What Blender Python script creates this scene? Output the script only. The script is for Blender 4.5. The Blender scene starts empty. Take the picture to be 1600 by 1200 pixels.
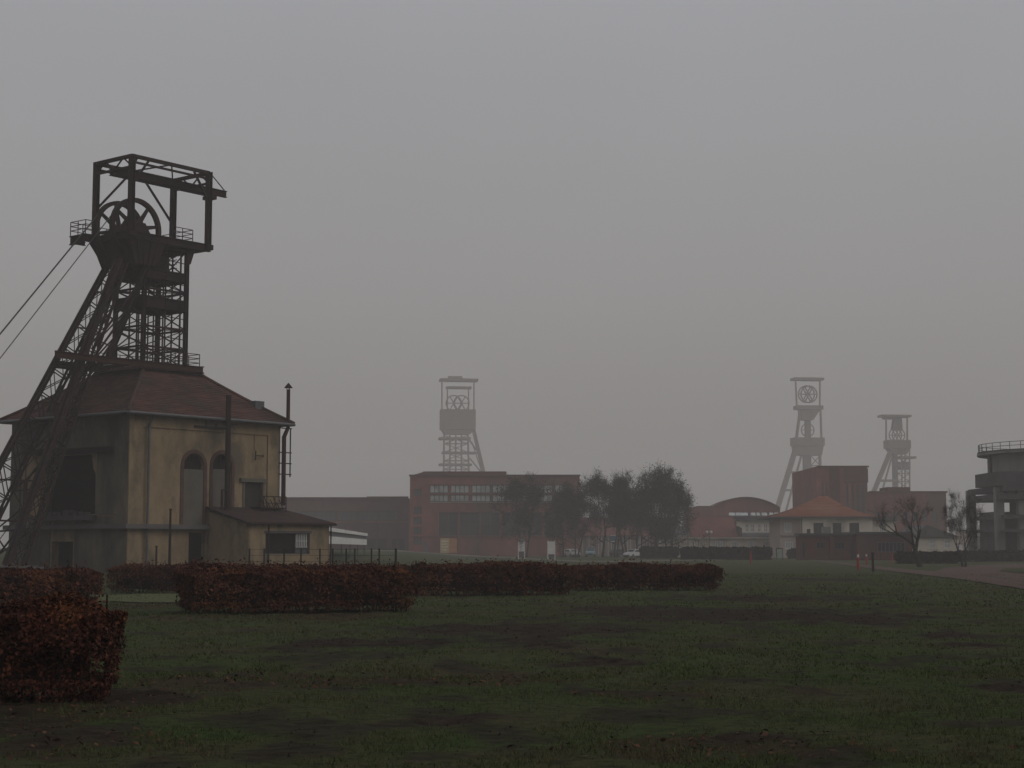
import bpy, math, random
import numpy as np
from mathutils import Vector, Matrix
from mathutils.geometry import tessellate_polygon

random.seed(7)
rng = np.random.default_rng(7)
sc = bpy.context.scene
col = sc.collection

# ------------------------------------------------------------------ camera
F_PX = 2600.0                      # focal length in photograph pixels (1600 wide)
EYE = 1.7
TH = math.atan(256.0 / F_PX)       # camera looks slightly up
cam_d = bpy.data.cameras.new("camera")
cam_d.sensor_width = 36.0
cam_d.lens = 36.0 * F_PX / 1600.0
cam_d.clip_start = 0.3
cam_d.clip_end = 9000.0
cam = bpy.data.objects.new("camera", cam_d)
col.objects.link(cam)
cam.location = (0, 0, EYE)
cam.rotation_euler = (math.pi / 2 + TH, 0, 0)
sc.camera = cam

# ------------------------------------------------------------------ world: overcast sky
SUN_EL, SUN_AZ = math.radians(34), math.radians(105)     # azimuth measured clockwise from +Y
w = bpy.data.worlds.new("World")
sc.world = w
w.use_nodes = True
nt = w.node_tree
nt.nodes.clear()
wo = nt.nodes.new('ShaderNodeOutputWorld')
bg = nt.nodes.new('ShaderNodeBackground')
sky = nt.nodes.new('ShaderNodeTexSky')
sky.sky_type = 'NISHITA'
sky.sun_disc = False
sky.sun_elevation = SUN_EL
sky.sun_rotation = SUN_AZ
sky.air_density = 2.0
sky.dust_density = 6.0
hs = nt.nodes.new('ShaderNodeHueSaturation')
hs.inputs['Saturation'].default_value = 0.05
hs.inputs['Value'].default_value = 0.0125
nt.links.new(sky.outputs[0], hs.inputs['Color'])
# cloud layer: overcast luminance grows from the horizon to the zenith
tc = nt.nodes.new('ShaderNodeTexCoord')
sep = nt.nodes.new('ShaderNodeSeparateXYZ')
nt.links.new(tc.outputs['Generated'], sep.inputs[0])
ramp = nt.nodes.new('ShaderNodeValToRGB')
cr = ramp.color_ramp
cr.elements[0].position = 0.0
cr.elements[0].color = (0.150, 0.141, 0.138, 1)
cr.elements[1].position = 1.0
cr.elements[1].color = (0.50, 0.50, 0.52, 1)
for p, c in ((0.06, (0.215, 0.202, 0.197)), (0.14, (0.27, 0.262, 0.262)), (0.30, (0.298, 0.302, 0.322)), (0.6, (0.40, 0.405, 0.42))):
    e = cr.elements.new(p)
    e.color = (*c, 1)
nt.links.new(sep.outputs['Z'], ramp.inputs[0])
nz = nt.nodes.new('ShaderNodeTexNoise')
nz.inputs['Scale'].default_value = 1.6
nz.inputs['Detail'].default_value = 3.0
nt.links.new(tc.outputs['Generated'], nz.inputs['Vector'])
mr = nt.nodes.new('ShaderNodeMapRange')
mr.inputs['From Min'].default_value = 0.3
mr.inputs['From Max'].default_value = 0.7
mr.inputs['To Min'].default_value = 0.93
mr.inputs['To Max'].default_value = 1.07
nt.links.new(nz.outputs[0], mr.inputs['Value'])
mul = nt.nodes.new('ShaderNodeVectorMath')
mul.operation = 'SCALE'
nt.links.new(ramp.outputs[0], mul.inputs[0])
nt.links.new(mr.outputs[0], mul.inputs['Scale'])
add = nt.nodes.new('ShaderNodeVectorMath')
add.operation = 'ADD'
nt.links.new(mul.outputs[0], add.inputs[0])
nt.links.new(hs.outputs[0], add.inputs[1])
nt.links.new(add.outputs[0], bg.inputs['Color'])
bg.inputs['Strength'].default_value = 1.0
nt.links.new(bg.outputs[0], wo.inputs['Surface'])

sd = bpy.data.lights.new("sun", 'SUN')
sd.energy = 0.5
sd.angle = math.radians(35)
sd.color = (1.0, 0.95, 0.88)
sun = bpy.data.objects.new("sun", sd)
col.objects.link(sun)
sun_dir = Vector((math.sin(SUN_AZ) * math.cos(SUN_EL), math.cos(SUN_AZ) * math.cos(SUN_EL), math.sin(SUN_EL)))
sun.rotation_euler = sun_dir.to_track_quat('Z', 'Y').to_euler()
sun.location = (60, -20, 80)

sc.view_settings.view_transform = 'Standard'
sc.view_settings.look = 'None'
sc.view_settings.exposure = 0.0
sc.view_settings.gamma = 1.0
sc.view_settings.use_curve_mapping = False
sc.cycles.use_denoising = True
sc.cycles.max_bounces = 6
sc.cycles.diffuse_bounces = 3
sc.cycles.volume_bounces = 2
sc.cycles.transparent_max_bounces = 8

# ------------------------------------------------------------------ pixel helpers (photo pixels 1600x1200)
def slope(py):
    b = (600.0 - py) / F_PX
    return (math.sin(TH) + b * math.cos(TH)) / (math.cos(TH) - b * math.sin(TH))
def lat(px, py):
    b = (600.0 - py) / F_PX
    return ((px - 800.0) / F_PX) / (math.cos(TH) - b * math.sin(TH))
def atY(px, py, Y):
    return Vector((lat(px, py) * Y, Y, EYE + slope(py) * Y))
def gp(px, py, z=0.0):
    Y = (z - EYE) / slope(py)
    return Vector((lat(px, py) * Y, Y, z))

def S(t):
    t = np.clip(t, 0, 1)
    return t * t * (3 - 2 * t)
def gz(x, y):
    """large form of the ground: a low bank rising to the left behind the lawn"""
    return 1.25 * S((np.asarray(y, float) - 125) / 110.0) * S((-4 - np.asarray(x, float)) / 24.0)

_tab = rng.random((257, 257))
def vnoise(x, y):
    xi = np.floor(x).astype(int); yi = np.floor(y).astype(int)
    fx = x - xi; fy = y - yi
    fx = fx * fx * (3 - 2 * fx); fy = fy * fy * (3 - 2 * fy)
    a = _tab[xi % 256, yi % 256]; b = _tab[(xi + 1) % 256, yi % 256]
    c = _tab[xi % 256, (yi + 1) % 256]; d = _tab[(xi + 1) % 256, (yi + 1) % 256]
    return (a * (1 - fx) + b * fx) * (1 - fy) + (c * (1 - fx) + d * fx) * fy
def fbm(x, y, o=4):
    s = 0; a = 0.5
    for i in range(o):
        s = s + a * vnoise(x * 2 ** i + 17.3 * i, y * 2 ** i - 9.1 * i); a *= 0.5
    return s / (1 - 0.5 ** o)

class Frame:
    """local frame of a building: u along e1, v along e2, z up; origin on the ground"""
    def __init__(s, origin, az_deg):
        a = math.radians(az_deg)           # azimuth of e1 from +Y, clockwise
        s.o = Vector((origin[0], origin[1], 0)); s.e1 = Vector((math.sin(a), math.cos(a), 0)); s.e2 = Vector((-math.cos(a), math.sin(a), 0))
    def w(s, u, v, z=0.0):
        return s.o + s.e1 * u + s.e2 * v + Vector((0, 0, z))
    def on_v(s, px, py, v):
        m = lat(px, py); k = slope(py)
        # (o+e1 u+e2 v).x = m * (..).y
        u = -((s.o.x + s.e2.x * v) - m * (s.o.y + s.e2.y * v)) / (s.e1.x - m * s.e1.y)
        Y = s.o.y + s.e1.y * u + s.e2.y * v
        return u, EYE + k * Y
    def on_u(s, px, py, u):
        m = lat(px, py); k = slope(py)
        v = -((s.o.x + s.e1.x * u) - m * (s.o.y + s.e1.y * u)) / (s.e2.x - m * s.e2.y)
        Y = s.o.y + s.e1.y * u + s.e2.y * v
        return v, EYE + k * Y
    def z_at(s, u, v, py):
        Y = s.o.y + s.e1.y * u + s.e2.y * v
        return EYE + slope(py) * Y

# ------------------------------------------------------------------ materials
def principled(name, c, rough=0.85, metal=0.0):
    m = bpy.data.materials.new(name); m.use_nodes = True
    b = m.node_tree.nodes['Principled BSDF']
    b.inputs['Base Color'].default_value = (*c, 1)
    b.inputs['Roughness'].default_value = rough
    b.inputs['Metallic'].default_value = metal
    b.inputs['Specular IOR Level'].default_value = 0.3 if rough < 0.7 else 0.04
    return m, m.node_tree, b

def M(name, c1, c2=None, scale=1.0, rough=0.85, bump=0.0, stretch=(1, 1, 1), c3=None, scale3=0.2, amt3=0.5, island=0.0, metal=0.0, rows=0.0):
    """procedural weathered material: two tones mixed by noise, an optional third stain tone, bump"""
    c2 = c2 or tuple(x * 0.65 for x in c1)
    m, t, b = principled(name, c1, rough, metal)
    N = t.nodes; L = t.links
    tc = N.new('ShaderNodeTexCoord'); mp = N.new('ShaderNodeMapping')
    mp.inputs['Scale'].default_value = stretch
    L.new(tc.outputs['Object'], mp.inputs[0])
    n = N.new('ShaderNodeTexNoise'); n.inputs['Scale'].default_value = scale; n.inputs['Detail'].default_value = 6.0; n.inputs['Roughness'].default_value = 0.65
    L.new(mp.outputs[0], n.inputs['Vector'])
    r = N.new('ShaderNodeMapRange'); r.inputs['From Min'].default_value = 0.35; r.inputs['From Max'].default_value = 0.65
    L.new(n.outputs[0], r.inputs['Value'])
    mx = N.new('ShaderNodeMix'); mx.data_type = 'RGBA'
    mx.inputs[6].default_value = (*c1, 1); mx.inputs[7].default_value = (*c2, 1)
    L.new(r.outputs[0], mx.inputs[0])
    out = mx.outputs[2]
    if c3:
        n3 = N.new('ShaderNodeTexNoise'); n3.inputs['Scale'].default_value = scale3; n3.inputs['Detail'].default_value = 5.0; n3.inputs['Roughness'].default_value = 0.6
        mp3 = N.new('ShaderNodeMapping'); mp3.inputs['Location'].default_value = (13, 7, 3); mp3.inputs['Scale'].default_value = stretch
        L.new(tc.outputs['Object'], mp3.inputs[0]); L.new(mp3.outputs[0], n3.inputs['Vector'])
        r3 = N.new('ShaderNodeMapRange'); r3.inputs['From Min'].default_value = 0.48; r3.inputs['From Max'].default_value = 0.64; r3.inputs['To Max'].default_value = amt3
        L.new(n3.outputs[0], r3.inputs['Value'])
        m3 = N.new('ShaderNodeMix'); m3.data_type = 'RGBA'; m3.inputs[7].default_value = (*c3, 1)
        L.new(out, m3.inputs[6]); L.new(r3.outputs[0], m3.inputs[0]); out = m3.outputs[2]
    if island:
        g = N.new('ShaderNodeNewGeometry'); ri = N.new('ShaderNodeMapRange')
        ri.inputs['To Min'].default_value = 1 - island; ri.inputs['To Max'].default_value = 1 + island
        L.new(g.outputs['Random Per Island'], ri.inputs['Value'])
        vm = N.new('ShaderNodeVectorMath'); vm.operation = 'SCALE'
        L.new(out, vm.inputs[0]); L.new(ri.outputs[0], vm.inputs['Scale']); out = vm.outputs[0]
    L.new(out, b.inputs['Base Color'])
    if bump:
        bp = N.new('ShaderNodeBump'); bp.inputs['Strength'].default_value = 0.6; bp.inputs['Distance'].default_value = bump
        n2 = N.new('ShaderNodeTexNoise'); n2.inputs['Scale'].default_value = scale * 6; n2.inputs['Detail'].default_value = 4.0
        L.new(mp.outputs[0], n2.inputs['Vector']); L.new(n2.outputs[0], bp.inputs['Height']); L.new(bp.outputs[0], b.inputs['Normal'])
    return m

steel = M('rusty_steel', (0.022, 0.015, 0.014), (0.038, 0.019, 0.016), 1.2, 0.8, 0.01, c3=(0.02, 0.018, 0.018), scale3=0.5, amt3=0.8)
steel_red = M('red_brown_steel', (0.052, 0.022, 0.018), (0.034, 0.019, 0.017), 1.6, 0.75, 0.01)
deck_red = M('deck_red_steel', (0.055, 0.025, 0.022), (0.035, 0.02, 0.018), 1.6, 0.75, 0.01)
far_steel = M('fog_paled_steel', (0.17, 0.125, 0.11), (0.12, 0.09, 0.08), 0.4, 0.85)  # reddish steel tone, lightened so extra fog fade is put into the colour
cable_m = M('rope_steel', (0.03, 0.03, 0.03), rough=0.6)
plaster = M('ochre_plaster', (0.26, 0.19, 0.118), (0.19, 0.142, 0.088), 0.9, 0.95, 0.03, c3=(0.075, 0.068, 0.05), scale3=0.5, amt3=0.75, stretch=(1, 1, .6))
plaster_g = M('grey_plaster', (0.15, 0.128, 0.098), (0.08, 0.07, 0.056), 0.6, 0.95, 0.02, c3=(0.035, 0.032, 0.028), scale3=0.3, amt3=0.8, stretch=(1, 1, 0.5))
infill_m = M('infill_render', (0.115, 0.105, 0.088), (0.09, 0.083, 0.068), 0.8, 0.95, 0.01, c3=(0.12, 0.115, 0.1), scale3=0.6, amt3=0.5)
surround_m = M('brick_surround', (0.105, 0.056, 0.045), (0.065, 0.042, 0.035), 2.0, 0.9, 0.02)
tiles = M('clay_tiles', (0.092, 0.044, 0.036), (0.062, 0.035, 0.03), 0.9, 0.9, 0.02, c3=(0.04, 0.035, 0.03), scale3=0.35, amt3=0.7, island=0.22)
tiles_dark = M('dark_tiles', (0.05, 0.028, 0.026), (0.036, 0.024, 0.023), 0.8, 0.9, 0.02, c3=(0.03, 0.03, 0.025), scale3=0.3, amt3=0.6, island=0.15)
zinc = M('grey_zinc', (0.09, 0.09, 0.094), (0.06, 0.06, 0.063), 1.0, 0.55)
dark_m = M('dark_interior', (0.015, 0.014, 0.013), rough=0.95)
door_m = M('dark_door_boards', (0.045, 0.038, 0.034), (0.03, 0.026, 0.024), 2.0, 0.8, 0.01, stretch=(4, 4, 0.4))
wood_dark = M('dark_post', (0.035, 0.03, 0.028), rough=0.85)
brick = M('red_brick', (0.235, 0.085, 0.066), (0.14, 0.058, 0.050), 0.35, 0.9, 0.01, c3=(0.10, 0.06, 0.052), scale3=0.12, amt3=0.9, stretch=(1, 1, .6))
brick_dk = M('dark_brick', (0.125, 0.058, 0.052), (0.09, 0.046, 0.042), 0.5, 0.9, 0.01, c3=(0.07, 0.055, 0.05), scale3=0.1, amt3=0.7)
brick_lo = M('deep_red_brick', (0.11, 0.034, 0.028), (0.075, 0.028, 0.025), 0.6, 0.9, 0.01, c3=(0.08, 0.05, 0.045), scale3=0.15, amt3=0.7)
roof_red = M('red_tile_roof', (0.15, 0.062, 0.052), (0.105, 0.05, 0.045), 0.4, 0.9, 0.02, c3=(0.08, 0.05, 0.045), scale3=0.12, amt3=0.6)
roof_orange = M('orange_tile_roof', (0.22, 0.075, 0.043), (0.14, 0.056, 0.038), 1.1, 0.9, 0.02, c3=(0.2, 0.1, 0.07), scale3=0.25, amt3=0.7)
roof_grey = M('grey_roof', (0.11, 0.10, 0.10), (0.08, 0.075, 0.075), 0.5, 0.9)
white_wall = M('white_render', (0.62, 0.55, 0.46), (0.5, 0.44, 0.37), 0.3, 0.9, 0.01, c3=(0.2, 0.185, 0.165), scale3=0.15, amt3=0.6)
pink_wall = M('pinkish_render', (0.46, 0.37, 0.33), (0.38, 0.31, 0.275), 0.3, 0.9, 0.01)
white_paint = M('white_paint', (0.62, 0.61, 0.58), (0.5, 0.49, 0.47), 1.0, 0.6)
glass_dk = M('dark_glass', (0.028, 0.03, 0.032), (0.045, 0.047, 0.05), 0.3, 0.15)
glass_gr = M('grey_glass', (0.075, 0.08, 0.085), (0.05, 0.052, 0.055), 0.2, 0.3)
glass_lt = M('pale_glass', (0.42, 0.44, 0.44), (0.32, 0.34, 0.34), 0.35, 0.35, c3=(0.12, 0.13, 0.13), scale3=0.4, amt3=0.6)
frame_m = M('dark_frame', (0.06, 0.055, 0.055), rough=0.6)
concrete = M('weathered_concrete', (0.24, 0.225, 0.20), (0.165, 0.155, 0.14), 0.35, 0.95, 0.02, c3=(0.08, 0.078, 0.072), scale3=0.25, amt3=0.8, stretch=(1, 1, 0.4))
concrete_dk = M('dark_concrete', (0.085, 0.08, 0.08), (0.06, 0.058, 0.058), 0.4, 0.95, 0.02, c3=(0.05, 0.05, 0.048), scale3=0.25, amt3=0.8)
corrug = M('corrugated_panel', (0.26, 0.235, 0.225), (0.2, 0.17, 0.16), 0.5, 0.7, c3=(0.15, 0.12, 0.11), scale3=0.3, amt3=0.5, stretch=(3, 3, 0.3))
bark = M('bark', (0.035, 0.031, 0.027), (0.055, 0.05, 0.043), 1.5, 0.95, 0.03)
bark_far = M('grey_bark', (0.04, 0.037, 0.033), (0.028, 0.026, 0.024), 1.5, 0.95)
fol_dark = M('dark_foliage', (0.016, 0.015, 0.010), (0.024, 0.022, 0.015), 0.5, 0.9, island=0.45)
hedge_red = M('copper_hedge_leaf', (0.085, 0.028, 0.017), (0.04, 0.017, 0.013), 1.3, 0.8, island=0.75, c3=(0.125, 0.050, 0.018), scale3=0.7, amt3=0.6)
hedge_core = M('hedge_twigs', (0.035, 0.02, 0.016), (0.022, 0.015, 0.012), 3.0, 0.95, 0.05)
hedge_grn = M('dark_green_hedge_leaf', (0.014, 0.013, 0.010), (0.022, 0.016, 0.012), 1.0, 0.8, island=0.45)
red_paint = M('red_paint', (0.26, 0.026, 0.018), (0.2, 0.024, 0.018), 2.0, 0.5)
blue_paint = M('blue_sign_paint', (0.05, 0.13, 0.2), rough=0.5)
teal_paint = M('teal_car_paint', (0.075, 0.16, 0.175), (0.065, 0.14, 0.155), 1.0, 0.35)
car_white = M('white_car_paint', (0.62, 0.62, 0.62), (0.55, 0.55, 0.55), 0.5, 0.3)
car_dark = M('dark_car_paint', (0.03, 0.032, 0.036), rough=0.3)
rubber = M('tyre_rubber', (0.02, 0.02, 0.02), rough=0.9)
poster_y = M('yellow_poster', (0.42, 0.34, 0.16), (0.36, 0.27, 0.13), 1.0, 0.7)
poster_o = M('orange_poster', (0.34, 0.12, 0.055), (0.36, 0.2, 0.1), 1.2, 0.7)
panel_grn = M('pale_green_panel', (0.36, 0.41, 0.36), rough=0.5)
panel_blue = M('pale_blue_panel', (0.33, 0.4, 0.44), (0.29, 0.36, 0.4), 0.6, 0.5)
ink = M('dark_ink', (0.06, 0.07, 0.08), rough=0.6)
lamp_m = M('white_lamp_glass', (0.7, 0.7, 0.68), rough=0.3)

# ------------------------------------------------------------------ mesh builder
class MB:
    def __init__(s):
        s.v = []; s.f = []
    def add(s, vs, fs):
        n = len(s.v); s.v += [Vector(p) for p in vs]; s.f += [[n + i for i in f] for f in fs]
    def box8(s, p):      # p: 8 corners, bottom 4 ccw then top 4
        s.add(p, [(3, 2, 1, 0), (4, 5, 6, 7), (0, 1, 5, 4), (1, 2, 6, 5), (2, 3, 7, 6), (3, 0, 4, 7)])
    def box(s, x0, x1, y0, y1, z0, z1):
        s.box8([(x0, y0, z0), (x1, y0, z0), (x1, y1, z0), (x0, y1, z0), (x0, y0, z1), (x1, y0, z1), (x1, y1, z1), (x0, y1, z1)])
    def fbox(s, F, u0, u1, v0, v1, z0, z1):
        s.box8([F.w(u0, v0, z0), F.w(u1, v0, z0), F.w(u1, v1, z0), F.w(u0, v1, z0), F.w(u0, v0, z1), F.w(u1, v0, z1), F.w(u1, v1, z1), F.w(u0, v1, z1)])
    def bar(s, a, b, w, h=None, up=(0, 0, 1)):
        a = Vector(a); b = Vector(b); h = h or w
        d = b - a
        if d.length < 1e-6: return
        d.normalize(); up = Vector(up)
        if abs(d.dot(up)) > 0.97: up = Vector((0, 1, 0)) if abs(d.y) < 0.9 else Vector((1, 0, 0))
        r = d.cross(up).normalized(); q = r.cross(d).normalized()
        r *= w / 2; q *= h / 2
        s.box8([a - r - q, a + r - q, b + r - q, b - r - q, a - r + q, a + r + q, b + r + q, b - r + q])
    def ibeam(s, a, b, w, h, up=(0, 0, 1)):
        a = Vector(a); b = Vector(b); d = (b - a).normalized(); up = Vector(up)
        if abs(d.dot(up)) > 0.97: up = Vector((0, 1, 0))
        r = d.cross(up).normalized(); q = r.cross(d).normalized(); t = max(0.03, h * 0.09)
        s.bar(a + q * (h / 2 - t / 2), b + q * (h / 2 - t / 2), w, t, q)
        s.bar(a - q * (h / 2 - t / 2), b - q * (h / 2 - t / 2), w, t, q)
        s.bar(a, b, max(0.025, w * 0.12), h - 2 * t, q)
    def tube(s, pts, rads, n=8, cap=True):
        pts = [Vector(p) for p in pts]
        if not hasattr(rads, '__len__'): rads = [rads] * len(pts)
        base = len(s.v); prev = None
        for i, p in enumerate(pts):
            d = (pts[min(i + 1, len(pts) - 1)] - pts[max(i - 1, 0)]).normalized()
            if prev is None:
                prev = d.cross(Vector((0, 0, 1)) if abs(d.z) < 0.9 else Vector((1, 0, 0))).normalized()
            r = (prev - d * prev.dot(d)).normalized(); prev = r; q = d.cross(r)
            for k in range(n):
                a = 2 * math.pi * k / n
                s.v.append(p + (r * math.cos(a) + q * math.sin(a)) * rads[i])
        for i in range(len(pts) - 1):
            for k in range(n):
                k2 = (k + 1) % n
                s.f.append([base + i * n + k, base + i * n + k2, base + (i + 1) * n + k2, base + (i + 1) * n + k])
        if cap:
            s.f.append([base + k for k in range(n)][::-1])
            s.f.append([base + (len(pts) - 1) * n + k for k in range(n)])
    def prism(s, poly, d):
        """poly: list of 3D points (planar), d: extrusion vector"""
        n = len(poly); poly = [Vector(p) for p in poly]; d = Vector(d)
        s.add(poly + [p + d for p in poly], [list(range(n))[::-1], list(range(n, 2 * n))] + [[i, (i + 1) % n, n + (i + 1) % n, n + i] for i in range(n)])
    def panel(s, P, ex, ez, nin, outer, holes, depth):
        """flat wall sheet with real openings: outer/holes in 2D (a,b) -> P+ex*a+ez*b ; jambs go 'depth' along nin"""
        P = Vector(P); polys = [[Vector((a, b, 0)) for a, b in outer]] + [[Vector((a, b, 0)) for a, b in h] for h in holes]
        flat = [q for pl in polys for q in pl]
        tris = tessellate_polygon(polys)
        s.add([P + ex * q.x + ez * q.y for q in flat], [list(t) for t in tris])
        for h in holes:
            n = len(h); a = [P + ex * p[0] + ez * p[1] for p in h]; b = [p + nin * depth for p in a]
            s.add(a + b, [[i, (i + 1) % n, n + (i + 1) % n, n + i] for i in range(n)])
    def build(s, name, mat, parent=None, smooth=False):
        off = Vector((0, 0, 0)); p = parent
        while p is not None:
            off += p.location; p = p.parent
        me = bpy.data.meshes.new(name)
        me.from_pydata([tuple(v - off) for v in s.v], [], s.f)
        me.materials.append(mat); me.validate(); me.update()
        if smooth:
            me.polygons.foreach_set('use_smooth', [True] * len(me.polygons))
        o = bpy.data.objects.new(name, me); col.objects.link(o)
        if parent is not None: o.parent = parent
        return o

def np_mesh(name, verts, nper, mat, parent=None):
    """many separate polygons of nper corners each; verts (N*nper,3)"""
    off = Vector((0, 0, 0)); p = parent
    while p is not None:
        off += p.location; p = p.parent
    verts = verts - np.array(off)
    N = len(verts) // nper
    me = bpy.data.meshes.new(name)
    me.vertices.add(len(verts)); me.vertices.foreach_set('co', verts.astype(np.float32).ravel())
    me.loops.add(len(verts)); me.loops.foreach_set('vertex_index', np.arange(len(verts), dtype=np.int32))
    me.polygons.add(N); me.polygons.foreach_set('loop_start', np.arange(0, len(verts), nper, dtype=np.int32))
    me.update(calc_edges=True); me.validate()
    me.materials.append(mat)
    o = bpy.data.objects.new(name, me); col.objects.link(o)
    if parent is not None: o.parent = parent
    return o

def tag(o, label=None, cat=None, group=None, kind=None):
    if label: o['label'] = label
    if cat: o['category'] = cat
    if group: o['group'] = group
    if kind: o['kind'] = kind
    return o
def thing(name, loc, label, cat, group=None):
    o = bpy.data.objects.new(name, None); o.location = loc; o.empty_display_size = 0.5
    col.objects.link(o)
    return tag(o, label, cat, group)
KIDS = {}
def copy_tree(o, parent=None):
    c = o.copy(); col.objects.link(c)
    if parent is not None: c.parent = parent
    for ch in [k for k in bpy.data.objects if k.parent == o]:
        copy_tree(ch, c)
    return c

# ------------------------------------------------------------------ ground
def axis(parts):
    a = []
    for lo, hi, st in parts: a += list(np.arange(lo, hi, st))
    return np.array(a + [parts[-1][1]])
ax = axis([(-1900, -120, 60), (-120, -30, 2), (-30, -12, .5), (-12, 12, .16), (12, 30, .5), (30, 120, 2), (120, 1900, 60)])
ay = axis([(-300, 0, 30), (0, 8, 1), (8, 30, .16), (30, 70, .5), (70, 400, 3), (400, 1900, 60)])
GX, GY = np.meshgrid(ax, ay)
def spots(px, py, rx, ry, lst):
    """one soil patch given by its place in the photograph, as an ellipse on the ground"""
    c = gp(px, py); a = gp(px + rx, py); b = gp(px, py - ry)
    lst.append((c.x, c.y, abs(a.x - c.x), abs(b.y - c.y)))
SOIL = []
for s_ in ((1180, 962, 230, 9), (1000, 956, 130, 6), (820, 985, 170, 9), (1180, 935, 140, 4), (830, 1005, 80, 9), (1560, 1073, 70, 7), (1520, 1008, 50, 5),
           (930, 1035, 60, 5), (1300, 968, 110, 6), (1480, 992, 60, 4), (560, 1005, 160, 7), (1150, 1150, 90, 12), (1000, 885, 60, 2), (1290, 905, 50, 2), (700, 1120, 60, 6)):
    spots(*s_, SOIL)
LITTER = []
for s_ in ((90, 1110, 140, 28), (420, 1065, 240, 12), (150, 1160, 120, 16), (740, 1060, 160, 10), (1150, 1165, 200, 14), (480, 964, 200, 5), (240, 945, 60, 6), (950, 1085, 120, 8)):
    spots(*s_, LITTER)
def mask(lst, x, y, warp):
    m = np.zeros_like(x)
    for cx, cy, a, b in lst:
        d = ((x - cx) / a) ** 2 + ((y - cy) / b) ** 2
        m = np.maximum(m, np.exp(-d * 0.9))
    return np.clip(m * 1.35 + (warp - 0.5) * 2.8 * (m > 0.02) , 0, 1) * np.clip(m * 4, 0, 1)
def ground_fields(x, y):
    warp = fbm(x * 1.5, y * 1.1, 5)
    soil = mask(SOIL, x, y, warp)
    soil = np.maximum(soil, S((fbm(x * 1.1 + 40, y * 0.8 + 11, 5) - 0.55) / 0.12) * (y < 90) * 0.6)
    litter = mask(LITTER, x, y, fbm(x * 1.8 + 9, y * 1.4, 5))
    return soil, litter
def ground_z(x, y, soil=None):
    x = np.asarray(x, float); y = np.asarray(y, float)
    if soil is None: soil, _ = ground_fields(x, y)
    near = 1 - S((y - 60) / 60.0)
    b = (fbm(x * 0.25, y * 0.25, 3) - 0.5) * 0.10 + (fbm(x * 1.7, y * 1.1, 3) - 0.5) * 0.05
    c = soil * (fbm(x * 4.1, y * 3.3, 5) - 0.45) * 0.16
    return gz(x, y) + (b + c) * near
soil, litter = ground_fields(GX, GY)
GZ = ground_z(GX, GY, soil)
ny, nx = GX.shape
me = bpy.data.meshes.new('ground')
vs = np.stack([GX.ravel(), GY.ravel(), GZ.ravel()], 1)
me.vertices.add(len(vs)); me.vertices.foreach_set('co', vs.astype(np.float32).ravel())
ii, jj = np.meshgrid(np.arange(nx - 1), np.arange(ny - 1))
q = (jj * nx + ii).ravel()
idx = np.stack([q, q + 1, q + nx + 1, q + nx], 1).astype(np.int32)
me.loops.add(idx.size); me.loops.foreach_set('vertex_index', idx.ravel())
me.polygons.add(len(idx)); me.polygons.foreach_set('loop_start', np.arange(0, idx.size, 4, dtype=np.int32))
me.update(calc_edges=True)
me.polygons.foreach_set('use_smooth', [True] * len(idx))
for nm, arr in (('soil', soil), ('litter', litter)):
    at = me.attributes.new(nm, 'FLOAT', 'POINT'); at.data.foreach_set('value', arr.ravel().astype(np.float32))
ground = bpy.data.objects.new('ground', me); col.objects.link(ground)
tag(ground, 'damp winter lawn with bare soil patches', 'ground', kind='structure')
gm, t, b = principled('lawn_ground', (0.03, 0.04, 0.02), 0.95)
N = t.nodes; L = t.links
tcg = N.new('ShaderNodeTexCoord')
def noise(scale, det=5, st=(1, 1, 1), ro=0.6):
    mp = N.new('ShaderNodeMapping'); mp.inputs['Scale'].default_value = st; L.new(tcg.outputs['Object'], mp.inputs[0])
    n = N.new('ShaderNodeTexNoise'); n.inputs['Scale'].default_value = scale; n.inputs['Detail'].default_value = det; n.inputs['Roughness'].default_value = ro
    L.new(mp.outputs[0], n.inputs['Vector']); return n.outputs[0]
def rng_(inp, a, b_, c=0, d=1):
    r = N.new('ShaderNodeMapRange'); L.new(inp, r.inputs['Value'])
    for k, v_ in zip(('From Min', 'From Max', 'To Min', 'To Max'), (a, b_, c, d)): r.inputs[k].default_value = v_
    return r.outputs[0]
def mixc(f, a, b_):
    m = N.new('ShaderNodeMix'); m.data_type = 'RGBA'; L.new(f, m.inputs[0])
    for sk, c in ((6, a), (7, b_)):
        if isinstance(c, tuple): m.inputs[sk].default_value = (*c, 1)
        else: L.new(c, m.inputs[sk])
    return m.outputs[2]
g1 = mixc(rng_(noise(0.28, 6), 0.42, 0.60), (0.044, 0.066, 0.021), (0.064, 0.058, 0.029))
g2 = mixc(rng_(noise(7.0, 8, (0.6, 1, 1), 0.75), 0.46, 0.62), g1, (0.022, 0.026, 0.013))
g3 = mixc(rng_(noise(1.1, 7, (1, 0.5, 1), 0.7), 0.54, 0.66, 0, 0.75), g2, (0.036, 0.028, 0.019))
at1 = N.new('ShaderNodeAttribute'); at1.attribute_name = 'soil'
at2 = N.new('ShaderNodeAttribute'); at2.attribute_name = 'litter'
soilc = mixc(rng_(noise(5.0, 8, (0.5, 1, 1), 0.75), 0.42, 0.6), (0.011, 0.008, 0.007), (0.046, 0.032, 0.026))
litc = mixc(rng_(noise(9.0, 5), 0.4, 0.6), (0.055, 0.029, 0.02), (0.028, 0.02, 0.015))
g4 = mixc(rng_(at2.outputs['Fac'], 0.25, 0.8, 0, 0.7), g3, litc)
g5 = mixc(rng_(at1.outputs['Fac'], 0.2, 0.75, 0, 0.92), g4, soilc)
L.new(g5, b.inputs['Base Color'])
bp = N.new('ShaderNodeBump'); bp.inputs['Distance'].default_value = 0.09; bp.inputs['Strength'].default_value = 1.0
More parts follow.
